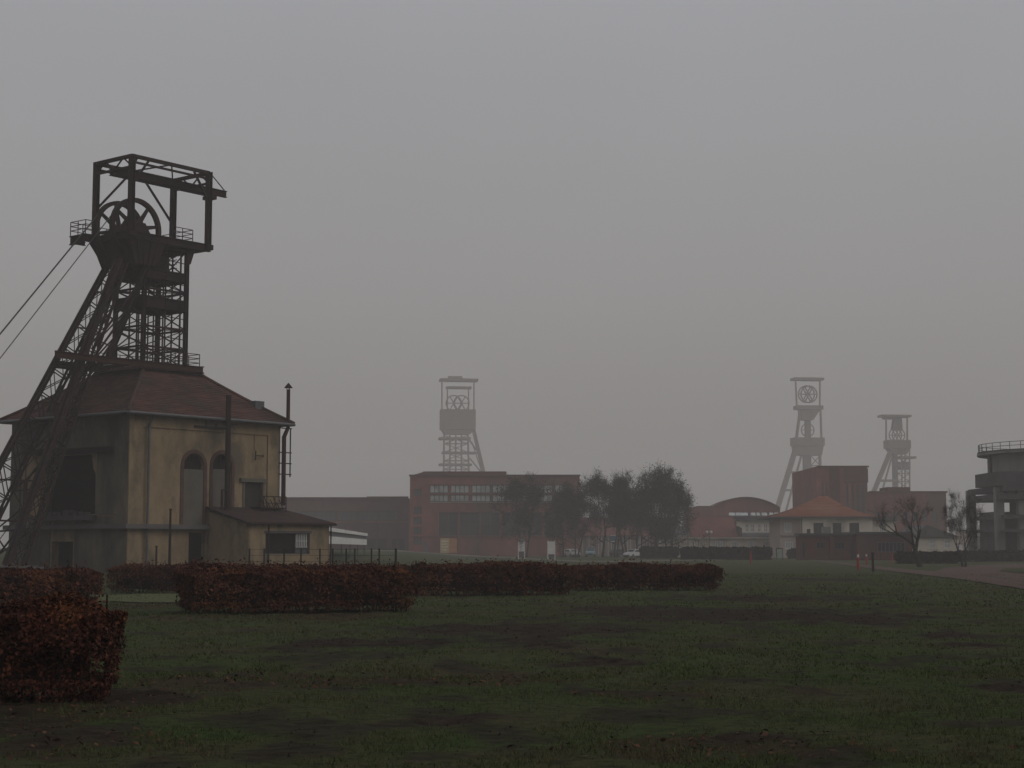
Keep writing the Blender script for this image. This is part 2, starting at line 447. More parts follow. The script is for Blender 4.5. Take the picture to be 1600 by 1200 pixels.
L.new(noise(8.0, 8, (1, 1, 1), 0.7), bp.inputs['Height']); L.new(bp.outputs[0], b.inputs['Normal'])
me.materials.append(gm)

def drape(name, poly_px, mat, off, label, cat, n_sub=14):
    """a flat sheet lying on the ground: two matching polylines given as pixel pairs (near edge, far edge)"""
    near, far = poly_px
    mb = MB(); rows = []
    def resample(pl, n):
        pts = [gp_b(*p) for p in pl]; d = [0]
        for a, b_ in zip(pts, pts[1:]): d.append(d[-1] + (b_ - a).length)
        out = []
        for i in range(n):
            s_ = d[-1] * i / (n - 1); k = max(j for j in range(len(pts) - 1) if d[j] <= s_ + 1e-9)
            tt = (s_ - d[k]) / max(1e-6, d[k + 1] - d[k]); out.append(pts[k].lerp(pts[k + 1], min(1, tt)))
        return out
    n = 60
    A = resample(near, n); B = resample(far, n); m = n_sub
    g = []
    for i in range(n):
        for j in range(m):
            p = A[i].lerp(B[i], j / (m - 1)); g.append((p.x, p.y, 0))
    g = np.array(g)
    g[:, 2] = ground_z(g[:, 0], g[:, 1]) + off
    mb.v = [Vector(p) for p in g]
    mb.f = [[i * m + j, (i + 1) * m + j, (i + 1) * m + j + 1, i * m + j + 1] for i in range(n - 1) for j in range(m - 1)]
    o = mb.build(name, mat, smooth=True)
    return tag(o, label, cat, kind='structure')
def gp_b(px, py):
    """point of the ground (bank included) seen at a pixel"""
    Y = 8.0; last = None
    k = slope(py); m = lat(px, py)
    while Y < 900:
        z = EYE + k * Y
        if z <= float(gz(m * Y, Y)): return Vector((m * Y, Y, z))
        Y *= 1.004
    return Vector((m * 900, 900, 0))

# ------------------------------------------------------------------ the old shaft hall (left)
HF = Frame((lat(201, 760) * 115, 115), 38.7)
hall = thing('shaft_hall', HF.w(0, 0, 0), 'tall ochre plastered hall with brown tiled hip roof under the nearest headframe', 'building')
LU = HF.on_v(437, 760, 0)[0]; LV = 13.8
ZE = HF.z_at(0, 0, 646)                      # underside of the eaves
rect = lambda a, b, c, d: [(a, c), (b, c), (b, d), (a, d)]
def arch(cx, hw, z0, z1, n=14):
    zs = z1 - hw
    return [(cx - hw, z0), (cx + hw, z0)] + [(cx + hw * math.cos(math.pi * k / n), zs + hw * math.sin(math.pi * k / n)) for k in range(n + 1)]
def uz(px, py, v=0.0): return HF.on_v(px, py, v)
UP = Vector((0, 0, 1))
holes = []
A = []
for (xa, xb, yt, yb) in ((283, 324, 702, 822), (328.5, 367, 703, 794)):
    u0 = uz(xa, 760)[0]; u1 = uz(xb, 760)[0]; z1 = uz((xa + xb) / 2, yt)[1]; z0 = uz((xa + xb) / 2, yb)[1]
    A.append((u0, u1, z0, z1)); 
    holes.append(arch((u0 + u1) / 2, (u1 - u0) / 2 - 0.28, z0, z1 - 0.28))
d0, d1 = uz(383, 770)[0], uz(411, 770)[0]; dz0, dz1 = uz(397, 797)[1], uz(397, 754)[1]
holes.append(rect(d0, d1, dz0, dz1))
p0, p1 = uz(296, 860)[0], uz(322, 860)[0]; pz1 = uz(305, 832)[1]
holes.append(rect(p0, p1, 0.15, pz1))
mb = MB()
mb.panel(HF.w(0, 0.1, 0), HF.e1, UP, HF.e2, rect(0, LU, -0.6, ZE), holes, 0.45)
v0, z0_ = HF.on_u(147, 803, 0); v1, z1_ = HF.on_u(62, 714, 0)
bay = [(v0, z0_), (v1, z0_), (v1, z1_), (v0 + 0.55, z1_), (v0 + 0.35, z1_ - 1.0), (v0 + .05, z1_ - 1.4)]
dv0, dz_ = HF.on_u(112, 866, 0); dv1 = HF.on_u(79, 866, 0)[0]
lowdoor = rect(dv0, dv1, 0.15, dz_ + 0.9)
mb.panel(HF.w(0.1, 0, 0), HF.e2, UP, HF.e1, rect(0, LV, -0.6, ZE), [bay, lowdoor], 0.6)
mb.panel(HF.w(LU - .0, 0, 0), HF.e2, UP, -HF.e1, rect(0, LV, -0.6, ZE), [], 0.3)
mb.panel(HF.w(0, LV, 0), HF.e1, UP, -HF.e2, rect(0, LU, -0.6, ZE), [], 0.3)
mb.build('wall', plaster, hall)
mb = MB()   # left side wall face is greyer: weaker light there put into its render colour; pilaster strip
for (a, b) in ((0.0, 1.1), (LU - 1.25, LU)):
    mb.fbox(HF, a, b, -0.003, 0.097, -0.5, ZE - 0.002)
mb.fbox(HF, 1.1, LU - 1.25, -0.003, 0.097, ZE - 0.85, ZE - 0.002)
mb.build('pilaster', plaster, hall)
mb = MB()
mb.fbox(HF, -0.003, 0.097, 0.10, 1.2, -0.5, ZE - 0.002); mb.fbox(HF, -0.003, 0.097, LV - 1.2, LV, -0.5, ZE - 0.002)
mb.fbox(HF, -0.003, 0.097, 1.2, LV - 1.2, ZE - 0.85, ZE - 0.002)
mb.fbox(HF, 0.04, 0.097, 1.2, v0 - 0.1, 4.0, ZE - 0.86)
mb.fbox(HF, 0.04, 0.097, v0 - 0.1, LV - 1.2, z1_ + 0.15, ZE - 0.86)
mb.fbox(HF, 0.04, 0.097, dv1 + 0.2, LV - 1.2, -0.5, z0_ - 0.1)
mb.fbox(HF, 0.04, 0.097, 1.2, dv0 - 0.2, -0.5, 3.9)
mb.build('side_render', plaster_g, hall)  # darker plaster: shade of the side wall put into the colour
mb = MB()   # floor slab inside keeps the rooms dark
mb.fbox(HF, 0.8, LU - 0.8, 0.8, LV - 0.8, ZE - 0.4, ZE - 0.2)
mb.fbox(HF, 3.2, 3.4, 0.8, LV - 0.8, 0, ZE - 0.41)
mb.fbox(HF, 3.41, LU - 0.8, 2.2, 2.4, 0, ZE - 0.41)
mb.build('inner_wall', dark_m, hall)
# arched blind windows
for k, (u0, u1, z0, z1) in enumerate(A):
    cx = (u0 + u1) / 2; hw = (u1 - u0) / 2
    mb = MB(); n = 14
    outer = arch(cx, hw, z0, z1); inner = arch(cx, hw - 0.279, z0, z1 - 0.279)
    P = lambda q, v: HF.w(q[0], v, q[1])
    # ring between outer and inner (skip the sill)
    for i in range(1, len(outer) - 1):
        a, b = outer[i], outer[i + 1]; c, d_ = inner[i + 1], inner[i]
        mb.prism([P(a, 0.04), P(b, 0.04), P(c, 0.04), P(d_, 0.04)], HF.e2 * 0.3)
    a, b = outer[-1], outer[0]; c, d_ = inner[0], inner[-1]
    mb.prism([P(a, 0.04), P(b, 0.04), P(c, 0.04), P(d_, 0.04)], HF.e2 * 0.3)
    wdw = mb.build('arched_window', surround_m, hall)
    mb = MB(); zt = z1 - 0.28 - hw * 0.95
    mb.fbox(HF, cx - hw + 0.30, cx + hw - 0.30, 0.22 if k else 0.12, 0.5, z0, zt)
    mb.build('infill', infill_m, wdw)
    mb = MB(); mb.fbox(HF, cx - hw + 0.3, cx + hw - 0.3, 0.42, 0.46, zt, z1 - 0.3)
    for j in range(3): mb.fbox(HF, cx - 0.5 + j * 0.5 - .03, cx - 0.5 + j * 0.5 + .03, 0.38, 0.42, zt, z1 - 0.35)
    mb.build('lunette', dark_m, wdw)
    if k == 1:
        mb = MB(); mb.fbox(HF, u0 - 0.1, u1 + 0.1, -0.08, 0.12, z0 - 0.15, z0); mb.build('sill', plaster_g, wdw)
mb = MB(); mb.fbox(HF, d0 + .02, d1 - .02, 0.3, 0.38, dz0, dz1 - .02)
ld = mb.build('loading_door', door_m, hall)
mb = MB(); mb.fbox(HF, d0 - 0.5, d1 + 0.3, -0.12, 0.099, dz1 + 0.02, dz1 + 0.3)
mb.fbox(HF, d0 - 0.16, d0, 0.02, 0.099, dz0, dz1); mb.fbox(HF, d1, d1 + 0.16, 0.02, 0.099, dz0, dz1)
mb.build('door_surround', infill_m, ld)
# roof with courses of tiles
OV = 0.75
u0r, u1r, v0r, v1r = -OV, LU + OV, -OV, LV + OV
ZR = HF.z_at(7, 6.5, 583) + 0.3
ZG = ZE + 0.05
R0 = [(u0r, v0r), (u1r, v0r), (u1r, v1r), (u0r, v1r)]
TU, TV = 7.6, 6.7
TU = HF.on_v(236, 560, TV)[0]
R1 = [(TU - 2.2, TV - 2.0), (TU + 2.2, TV - 2.0), (TU + 2.2, TV + 2.0), (TU - 2.2, TV + 2.0)]
def roofpt(c, t, k, lift=0.0):
    a = R0[c]; b = R1[c]; sw = 0.12 * t * (1 - t)     # slight bell curve at the eaves
    return HF.w(a[0] + (b[0] - a[0]) * t, a[1] + (b[1] - a[1]) * t, ZG + (ZR - ZG) * (t - sw) + lift)
mb = MB(); NR = 26
rt = random.Random(3)
for s_ in range(4):
    c0, c1 = s_, (s_ + 1) % 4
    for i in range(NR):
        t0 = i / NR; t1 = (i + 1) / NR
        a = roofpt(c0, t0, 0, 0.07); b = roofpt(c1, t0, 0, 0.07); c = roofpt(c1, t1 + .01, 0); d_ = roofpt(c0, t1 + .01, 0)
        a0 = roofpt(c0, t0, 0, 0.0); b0 = roofpt(c1, t0, 0, 0.0)
        m_ = max(2, int((b - a).length / 0.9)); cuts = [0] + sorted(min(1, max(0, (k + rt.uniform(-.3, .3)) / m_)) for k in range(1, m_)) + [1]
        for x0, x1 in zip(cuts, cuts[1:]):
            mb.add([a.lerp(b, x0), a.lerp(b, x1), d_.lerp(c, x1), d_.lerp(c, x0), a0.lerp(b0, x0), a0.lerp(b0, x1)], [(0, 1, 2, 3), (4, 5, 1, 0)])
roof = mb.build('roof', tiles, hall)
mb = MB()
for c in range(4):
    mb.tube([roofpt(c, t / 8, 0, 0.08) for t in range(9)], 0.14, 6)
mb.build('hip_ridge', tiles, roof)
mb = MB(); mb.prism([roofpt(0, 0, 0, -.02), roofpt(1, 0, 0, -.02), roofpt(2, 0, 0, -.02), roofpt(3, 0, 0, -.02)], (0, 0, 0.015))
mb.build('soffit', plaster_g, roof)
mb = MB(); m_ = lambda u, v: HF.w(u, v, ZG - 0.02)
for c in range(4):
    a = R0[c]; b = R0[(c + 1) % 4]; mb.tube([m_(*a), m_(*b)], 0.11, 8)
mb.build('gutter', zinc, roof)
q_ = HF.on_v(399, 637, 3.0); mb = MB(); cc = roofpt(1, .18, 0); 
cu = HF.on_v(399, 640, 1.4)[0]
mb.fbox(HF, cu - .45, cu + .45, 0.9, 1.9, ZG + 1.0, ZG + 1.75); mb.build('roof_hatch', zinc, roof)
# ledges, pipes, conduits
zl = uz(260, 822)[1]
mb = MB(); mb.fbox(HF, -0.55, uz(321, 822)[0], -0.5, -0.004, zl - 0.2, zl + 0.12); mb.fbox(HF, -0.55, -0.004, -0.003, LV, zl - 0.2, zl + 0.12)
mb.build('ledge', roof_grey, hall)
mb = MB(); x = uz(229.5, 760)[0]; mb.tube([HF.w(x, -0.5, ZG - .1), HF.w(x, -0.14, ZE - .8), HF.w(x, -0.14, zl + .13)], 0.09, 8); mb.tube([HF.w(x, -0.14, zl - .2), HF.w(x, -0.14, 0)], 0.09, 8)
mb.build('downpipe', zinc, hall)
xa, xb = uz(303, 668)[0], uz(354, 668)[0]; z_ = uz(330, 668)[1]
mb = MB(); mb.bar(HF.w(xa, -.1, z_), HF.w(xb, -.1, z_ ), 0.14, 0.12); mb.bar(HF.w(xa + 1.1, -.1, z_), HF.w(xa + 1.1, -.1, z_ + .5), .08); mb.bar(HF.w(xa + 2.0, -.1, z_), HF.w(xa + 2.0, -.1, z_ + .3), .08)
mb.build('conduit', wood_dark, hall)
z_ = uz(400, 712)[1]; x = uz(398, 712)[0]; x2 = uz(409, 712)[0]
mb = MB(); mb.bar(HF.w(x, -.1, z_ - .35), HF.w(x, -.1, z_ + .35), .09); mb.bar(HF.w(x, -.15, z_), HF.w(x2, -.15, z_), .07); mb.bar(HF.w(x2, -.15, z_ - .1), HF.w(x2, -.15, z_ + .1), .07)
mb.bar(HF.w(x, .08, z_ + .35), HF.w(x, .08, z_ + 1.9), .03)
mb.build('wall_bracket', wood_dark, hall)
# beam over the bay of the side wall and rubble shelf
mb = MB(); mb.ibeam(HF.w(-.25, v0 - 2.2, z1_ + .25), HF.w(-.25, v1 + 1, z1_ + .25), .3, .4); mb.build('lintel_beam', steel, hall)
mb = MB(); mb.fbox(HF, -1.0, -0.005, v0 - .3, v1, z0_ - .45, z0_ - .1)
for k in range(6): mb.fbox(HF, -.9 + .1 * (k % 2), -.3, v0 + k * .9, v0 + k * .9 + .6, z0_ - .1, z0_ + .12 + .08 * (k % 3))
mb.build('loading_shelf', concrete_dk, hall)
# tall flue on the lean-to roof, and the flue at the right corner
fl = thing('flue_pipe', HF.w(uz(356, 790)[0], -1.0, 0), 'tall dark flue rising from the lean-to roof in front of the right arch', 'pipe', 'flue pipes on the hall')
def upipe(pxb, pyb, pxt, pyt, v, r):
    ub, zb = HF.on_v(pxb, pyb, v); ut, zt = HF.on_v(pxt, pyt, v); ut = ub
    return HF.w(ub, v, zb), HF.w(ut, v, zt)
a, b = upipe(354.5, 800, 357, 617, -1.0, 0); mb = MB(); a.z -= .5
mb.tube([a, b], 0.2, 10); mb.build('pipe', steel, fl)
mb = MB(); mb.bar(HF.w(uz(356, 790)[0], -.9, a.z + 6.9), HF.w(uz(356, 790)[0], 0.0, a.z + 6.9), .06); mb.build('bracket', steel, fl)
a, b = upipe(346.5, 800, 346.5, 765, -1.0, 0); a.z -= .4
fl2 = thing('stub_pipe', a, 'short paired stub pipe beside the tall flue on the lean-to roof', 'pipe', 'flue pipes on the hall')
mb = MB(); mb.tube([a, b, b + HF.e1 * .35], 0.1, 8); mb.tube([a + HF.e1 * .3, b + HF.e1 * .35], 0.07, 8); mb.build('pipe', steel, fl2)
cu = LU + 0.35
fl3 = thing('chimney_flue', HF.w(cu, -.25, 3.4), 'rusty chimney flue with conical cap at the right corner of the hall', 'chimney', 'flue pipes on the hall')
zb = HF.z_at(cu, -.25, 790); zk = HF.z_at(cu, -.25, 683); zt = HF.z_at(cu, -.25, 609)
mb = MB(); mb.tube([HF.w(cu - .2, -.25, zb), HF.w(cu - .2, -.25, zk), HF.w(cu - .05, -.5, zk + .7), HF.w(cu - .05, -.5, zt)], [.17, .17, .15, .14], 10); mb.build('pipe', steel_red, fl3)
mb = MB(); mb.tube([HF.w(cu - .05, -.5, zt + .12), HF.w(cu - .05, -.5, zt + .16), HF.w(cu - .05, -.5, zt + .5)], [.33, .31, .03], 10)
for k in range(3): mb.bar(HF.w(cu - .05 + .13 * math.cos(k * 2.1), -.5 + .13 * math.sin(k * 2.1), zt - .05), HF.w(cu - .05 + .13 * math.cos(k * 2.1), -.5 + .13 * math.sin(k * 2.1), zt + .14), .04)
mb.build('rain_cap', steel, fl3)
lad = thing('wall_ladder', HF.w(cu, -.4, 6), 'hooped steel bracket ladder sticking out right of the chimney flue', 'ladder')
z1q, z2q = HF.z_at(cu, 0, 669), HF.z_at(cu, 0, 743); mb = MB()
pr = HF.w(LU + 1.05, 0.0, 0)
mb.bar(pr + UP * z1q, pr + UP * (z2q - .1), .09); mb.build('stile', steel, lad)
for py in (669, 707, 724, 741):
    z_ = HF.z_at(cu, 0, py); mb = MB(); mb.bar(HF.w(LU - .15, -.02, z_), pr + UP * z_ + HF.e1 * .12, .08); mb.build('rung', steel, lad)

# ------------------------------------------------------------------ lean-to
ua, zt_ = HF.on_v(321, 796, 0); AV = -4.1
ub = HF.on_v(514, 850, AV)[0]
ze = HF.z_at((ua + ub) / 2, AV, 819)
ann = thing('lean_to', HF.w(ua, AV, 0), 'low plastered lean-to with dark mono-pitch roof against the hall', 'outbuilding')
wu0, wz1 = HF.on_v(415, 833, AV); wu1, wz0 = HF.on_v(484, 866, AV)
mb = MB()
mb.panel(HF.w(ua + .3, AV, 0), HF.e1, UP, HF.e2, rect(0, ub - ua - .3, -.5, ze), [rect(wu0 - ua - .3, wu1 - ua - .3, wz0, wz1)], .3)
mb.prism([HF.w(ua + .3, AV, -.5), HF.w(ua + .3, -.01, -.5), HF.w(ua + .3, -.01, zt_ - .15), HF.w(ua + .3, AV, ze - .03)], HF.e1 * .2)
mb.prism([HF.w(ub, AV, -.5), HF.w(ub, -.01, -.5), HF.w(ub, -.01, ze + .4), HF.w(ub, AV, ze - .03)], -HF.e1 * .2)
mb.build('wall', plaster, ann)
mb = MB()
E = .35
pts = [HF.w(ua, AV - E, ze), HF.w(ub + E, AV - E, ze), HF.w(LU + .0, -.005, zt_ + .1), HF.w(ua, -.005, zt_ + .1)]
mb.prism(pts, (0, 0, .12)); mb.prism([HF.w(ub + E, AV - E, ze), HF.w(ub + E, 1.5, ze), HF.w(LU + .004, 1.5, zt_ + .1), HF.w(LU + .004, 0, zt_ + .1)], (0, 0, .12))
rf = mb.build('roof', tiles_dark, ann)
mb = MB(); mb.tube([HF.w(ua, AV - E - .06, ze), HF.w(ub + E, AV - E - .06, ze)], .07, 6); mb.tube([HF.w(ub + .1, AV - .1, ze), HF.w(ub + .1, AV - .1, 0)], .06, 6)
mb.tube([HF.w(ua + 2.3, AV - .1, ze), HF.w(ua + 2.3, AV - .1, 0)], .06, 6)
mb.build('gutter', steel, rf)
mb = MB(); mid = wu0 + (wu1 - wu0) * .68
mb.fbox(HF, wu0 - .1, wu1 + .1, AV - .08, AV - .004, wz1, wz1 + .18)
for u in (wu0, mid, wu1 - .08): mb.fbox(HF, u, u + .08, AV + .1, AV + .2, wz0, wz1)
mb.fbox(HF, wu0, wu1, AV + .1, AV + .2, wz0 + .0, wz0 + .08)
win = mb.build('window', frame_m, ann)
mb = MB(); mb.fbox(HF, wu0, mid, AV + .22, AV + .25, wz0 + .08, wz1); mb.build('pane', dark_m, win)
mb = MB(); mb.fbox(HF, mid + .08, wu1 - .08, AV + .24, AV + .27, wz0 + .08, wz1); mb.build('daylight_panel', glass_gr, win)  # grey sheet added in place of daylight seen through the room
mb = MB()
for k in range(7): u = mid + .12 + k * (wu1 - mid - .2) / 7; mb.fbox(HF, u, u + .05, AV + .12, AV + .16, wz0 + .5, wz1 - .05)
for k in range(3): mb.fbox(HF, mid + .08, wu1 - .08, AV + .163, AV + .19, wz0 + .5 + k * .45, wz0 + .54 + k * .45)
mb.build('bars', white_paint, win)
# landing by the loading door
lr = thing('landing_rail', HF.w(d1, -1.2, dz0), 'small steel landing with handrail beside the loading door', 'railing')
ra, rb = HF.on_v(412, 784, -1.2)[0], HF.on_v(447, 784, -1.2)[0]
mb = MB(); mb.fbox(HF, ra - .4, rb, -1.2, -.1, dz0 + .1, dz0 + .2)
for k in range(8): mb.bar(HF.w(ra + k * .3, -1.1, zt_ + .1), HF.w(ra + k * .3 + .3, -.3, dz0 + .6 + .2 * (k % 3)), .05)
mb.build('platform', steel, lr)
mb = MB()
for u in (ra, (ra + rb) / 2, rb): mb.bar(HF.w(u, -1.2, dz0 - .3), HF.w(u, -1.2, dz0 + 1.0), .06)
mb.bar(HF.w(ra, -1.2, dz0 + 1.0), HF.w(rb, -1.2, dz0 + 1.0), .07); mb.bar(HF.w(ra, -1.2, dz0 + .5), HF.w(rb, -1.2, dz0 + .5), .05)
mb.build('handrail', steel, lr)

# ------------------------------------------------------------------ the nearest headframe
TU = HF.on_v(236, 480, TV)[0]
hfr = thing('headframe', HF.w(TU, TV, 0), 'large rusty lattice headframe with twin sheave wheels above the ochre hall', 'headframe', 'pit headframes')
UC = [TU - 2.0, TU + 2.0]; VC = [TV - 1.65, TV + 1.65]
ZD = HF.z_at(TU - 3.5, TV - 2.2, 362)              # upper deck
ZL = HF.z_at(TU, TV - 2.4, 571)                    # lower deck
zr = lambda py: HF.z_at(TU, TV, py)
for u in UC:
    for v in VC:
        mb = MB(); mb.ibeam(HF.w(u, v, ZE + 1.5), HF.w(u, v, ZD), .27, .30, HF.e1); mb.build('corner_column', steel, hfr)
lv = [ZL, zr(546), zr(515), zr(482), zr(457), zr(433), ZD - .6]
faces = [((UC[0], VC[0]), (UC[1], VC[0])), ((UC[1], VC[0]), (UC[1], VC[1])), ((UC[1], VC[1]), (UC[0], VC[1])), ((UC[0], VC[1]), (UC[0], VC[0]))]
for za, zb in zip(lv, lv[1:]):
    mb = MB()
    for (a, b) in faces:
        n = 1
        for k in range(n):
            q = lambda t: (a[0] + (b[0] - a[0]) * t, a[1] + (b[1] - a[1]) * t)
            p_, r_ = q(k / n), q((k + 1) / n)
            mb.bar(HF.w(*p_, za), HF.w(*r_, zb), .07); mb.bar(HF.w(*p_, zb), HF.w(*r_, za), .07)
        m0 = q(.5); mb.bar(HF.w(*m0, za), HF.w(*m0, zb), .11)
        mb.bar(HF.w(*a, zb), HF.w(*b, zb), .14)
    mb.bar(HF.w(UC[0], VC[0], zb), HF.w(UC[1], VC[1], zb), .08); mb.bar(HF.w(UC[1], VC[0], zb), HF.w(UC[0], VC[1], zb), .08)
    mb.bar(HF.w(UC[0], VC[0], (za + zb) / 2), HF.w(UC[1], VC[1], zb), .06); mb.bar(HF.w(UC[1], VC[0], (za + zb) / 2), HF.w(UC[0], VC[1], zb), .06)
    mb.build('cross_bracing', steel, hfr)
for zc, h in ((zr(478), .85), (zr(434), .7)):
    mb = MB()
    for (a, b) in faces:
        d_ = ((TU, TV))
        mb.ibeam(HF.w(*a, zc), HF.w(*b, zc), .34, h)
    mb.fbox(HF, UC[0] + .2, UC[1] - .2, VC[0] + .2, VC[1] - .2, zc - .06, zc + .02)
    mb.build('ring_girder', steel, hfr)
for u in (TU - .7, TU + .7):
    for v in (TV - .55, TV + .55):
        mb = MB(); mb.bar(HF.w(u, v, ZE + 2), HF.w(u, v, ZD), .10); mb.build('guide_rail', steel, hfr)
mb = MB(); u = TU + .15; v = VC[0] - .15
mb.bar(HF.w(u + 1.15, v, ZL), HF.w(u + 1.15, v, zr(395)), .12); mb.build('riser_pipe', steel, hfr)
# ladder inside the tower
mb = MB()
for s_ in (-.22, .22): mb.bar(HF.w(TU + 1.4 + s_, TV + .9, ZL), HF.w(TU + 1.4 + s_, TV + .9, ZD), .06)
z = ZL
while z < ZD: mb.bar(HF.w(TU + 1.18, TV + .9, z), HF.w(TU + 1.62, TV + .9, z), .04); z += .35
mb.build('ladder', steel, hfr)
# light inner gantry with its signal gear near the head
mb = MB(); zt1, zt2 = zr(428), zr(395)
for k in range(6):
    zz = zt1 + (zt2 - zt1) * k / 5; mb.bar(HF.w(TU + .9, TV + 1.2, zz), HF.w(TU + 1.9, TV - .6, zz + .3), .06)
mb.fbox(HF, TU - .6, TU + 1.0, TV - .8, TV + .8, zt1 + .3, zt1 + 1.3)
mb.build('cage_guide_box', steel, hfr)
# head casing: deep plate girders where strut and tower meet
c0 = [(TU - 3.9, VC[0] - .5), (TU - .5, VC[0] - .5), (TU - .5, VC[1] + .5), (TU - 3.9, VC[1] + .5)]
c1 = [(TU - 3.1, VC[0] - .25), (TU - 1.2, VC[0] - .25), (TU - 1.2, VC[1] + .25), (TU - 3.1, VC[1] + .25)]
zc0, zc1 = ZD - .3, zr(424)
mb = MB(); mb.box8([HF.w(*p, zc1) for p in c1] + [HF.w(*p, zc0) for p in c0])
for k in range(6):
    t = k / 5; L3 = lambda a, b: HF.w(a[0] + (b[0] - a[0]) * t, a[1] - .04, 0)
    mb.bar(L3(c0[0], c0[1]) + UP * zc0, L3(c1[0], c1[1]) + UP * zc1, .09)
for k in range(4):
    t = k / 3; mb.bar(HF.w(c0[0][0] - .04, c0[0][1] + (c0[3][1] - c0[0][1]) * t, zc0), HF.w(c1[0][0] - .04, c1[0][1] + (c1[3][1] - c1[0][1]) * t, zc1), .09)
mb.build('head_casing', steel, hfr)
for s_, v in ((-1, VC[0]), (1, VC[1])):
    mb = MB(); mb.prism([HF.w(UC[1] + .15, v - .1, ZD - .3), HF.w(UC[1] + .75, v - .1, ZD - .3), HF.w(UC[1] + .3, v - .1, ZD - 1.6), HF.w(UC[1] - .1, v - .1, ZD - 1.6)], HF.e2 * .25)
    mb.build('gusset_plate', steel, hfr)
mb = MB(); mb.bar(HF.w(TU - 4.0, VC[0] + .1, ZD - .5), HF.w(TU - 3.0, VC[0], ZD - 1.9), .14); mb.build('deck_strut', steel, hfr)
mb = MB(); mb.bar(HF.w(TU - 4.4, VC[1] + .1, ZD - .5), HF.w(TU - 2.9, VC[1], ZD - 2.4), .14)
mb.build('deck_strut', steel, hfr)
# upper deck
RV0 = TV - 2.1; RU0 = HF.on_v(205.5, 300, RV0)[0]; RU1 = HF.on_v(326, 320, RV0)[0]; RV1 = HF.on_u(150, 310, RU0)[0]
D0 = RU0 - .3
mb = MB()
mb.ibeam(HF.w(D0, RV0, ZD - .2), HF.w(RU1 + .2, RV0, ZD - .2), .34, .55); mb.ibeam(HF.w(D0, RV1, ZD - .2), HF.w(RU1 + .2, RV1, ZD - .2), .34, .55)
for u in (D0 + .1, TU - 1.8, TU, TU + 2.0, RU1): mb.ibeam(HF.w(u, RV0, ZD - .2), HF.w(u, RV1, ZD - .2), .26, .45)
mb.fbox(HF, D0, TU + 2.3, RV0 + .2, RV1 - .2, ZD - .02, ZD + .03)
CU0 = D0 - 1.25
mb.fbox(HF, CU0, D0 + .3, RV1 - .9, RV1 + .9, ZD - .02, ZD + .03); mb.ibeam(HF.w(CU0, RV1 - .8, ZD - .3), HF.w(D0, RV1 - .8, ZD - .3), .25, .5); mb.ibeam(HF.w(CU0, RV1 + .8, ZD - .3), HF.w(D0, RV1 + .8, ZD - .3), .25, .5)
mb.ibeam(HF.w(CU0, RV1 - .8, ZD - .35), HF.w(CU0, RV1 + .9, ZD - .35), .25, .65)
mb.build('upper_deck', steel, hfr)
def rail(pts, z, posts=1.3, h=1.05, name='handrail'):
    mb = MB()
    for a, b in zip(pts, pts[1:]):
        A_ = HF.w(*a, z); B_ = HF.w(*b, z); n = max(1, round((B_ - A_).length / posts))
        for k in range(n + 1): p = A_.lerp(B_, k / n); mb.bar(p, p + UP * h, .055)
        for t in (.38, .7, 1): mb.bar(A_ + UP * h * t, B_ + UP * h * t, .05)
    return mb.build(name, steel, hfr)
rail([(D0, RV1 - .9), (CU0, RV1 - .9), (CU0, RV1 + .9), (TU + 2.4, RV1 + .9)], ZD, 1.1)
mb = MB(); mb.fbox(HF, D0, TU + 2.4, RV1 + .2, RV1 + .95, ZD - .02, ZD + .03); mb.build('rear_walkway', steel, hfr)
rail([(TU + 2.4, RV1 + .9), (TU + 2.4, RV0 + .3), (TU + .4, RV0 + .3)], ZD, 1.1)
# lower deck: carries round the tower and out to the strut
DL = HF.on_v(87, 557, TV + 2.5)[0]; DR = HF.on_v(317, 578, TV - 2.9)[0]
mb = MB()
DF = HF.on_v(87, 557, TV - 2.9)[0]; mb.ibeam(HF.w(DF, TV - 2.9, ZL - .15), HF.w(DR, TV - 2.9, ZL - .15), .3, .46); mb.ibeam(HF.w(DL, TV + 2.5, ZL - .15), HF.w(DR, TV + 2.5, ZL - .15), .3, .55)
mb.ibeam(HF.w(DR, TV - 2.9, ZL - .15), HF.w(DR, TV + 2.5, ZL - .15), .3, .55); mb.ibeam(HF.w(DF + .1, TV - 2.9, ZL - .15), HF.w(DL + .1, TV + 2.5, ZL - .15), .3, .55)
for u in np.arange(DL + 1.5, DR - .5, 1.6): mb.bar(HF.w(float(u), TV - 2.9, ZL - .2), HF.w(float(u), TV + 2.5, ZL - .2), .12, .25)
mb.fbox(HF, UC[0] - .2, DR, TV - 2.4, TV - 1.5, ZL + .02, ZL + .06); mb.fbox(HF, UC[0] - .2, DR, TV + 1.5, TV + 2.4, ZL + .02, ZL + .06); mb.fbox(HF, UC[1], DR, TV - 1.5, TV + 1.5, ZL + .02, ZL + .06)
mb.build('lower_deck', deck_red, hfr)
rail([(UC[0] - 1.2, TV - 2.5), (DR, TV - 2.5), (DR, TV + 2.5), (UC[0] - 1.2, TV + 2.5)], ZL, 1.2)
mb = MB(); mb.box8([HF.w(TU - 3.2, TV - 2.9, ZR - .35), HF.w(TU + 3.0, TV - 2.9, ZR - .35), HF.w(TU + 3.0, TV + 2.9, ZR - .35), HF.w(TU - 3.2, TV + 2.9, ZR - .35),
    HF.w(TU - 2.6, TV - 2.3, ZL - .45), HF.w(DR - .1, TV - 2.3, ZL - .45), HF.w(DR - .1, TV + 2.3, ZL - .45), HF.w(TU - 2.6, TV + 2.3, ZL - .45)])
mb.build('roof_collar', tiles_dark, hfr)
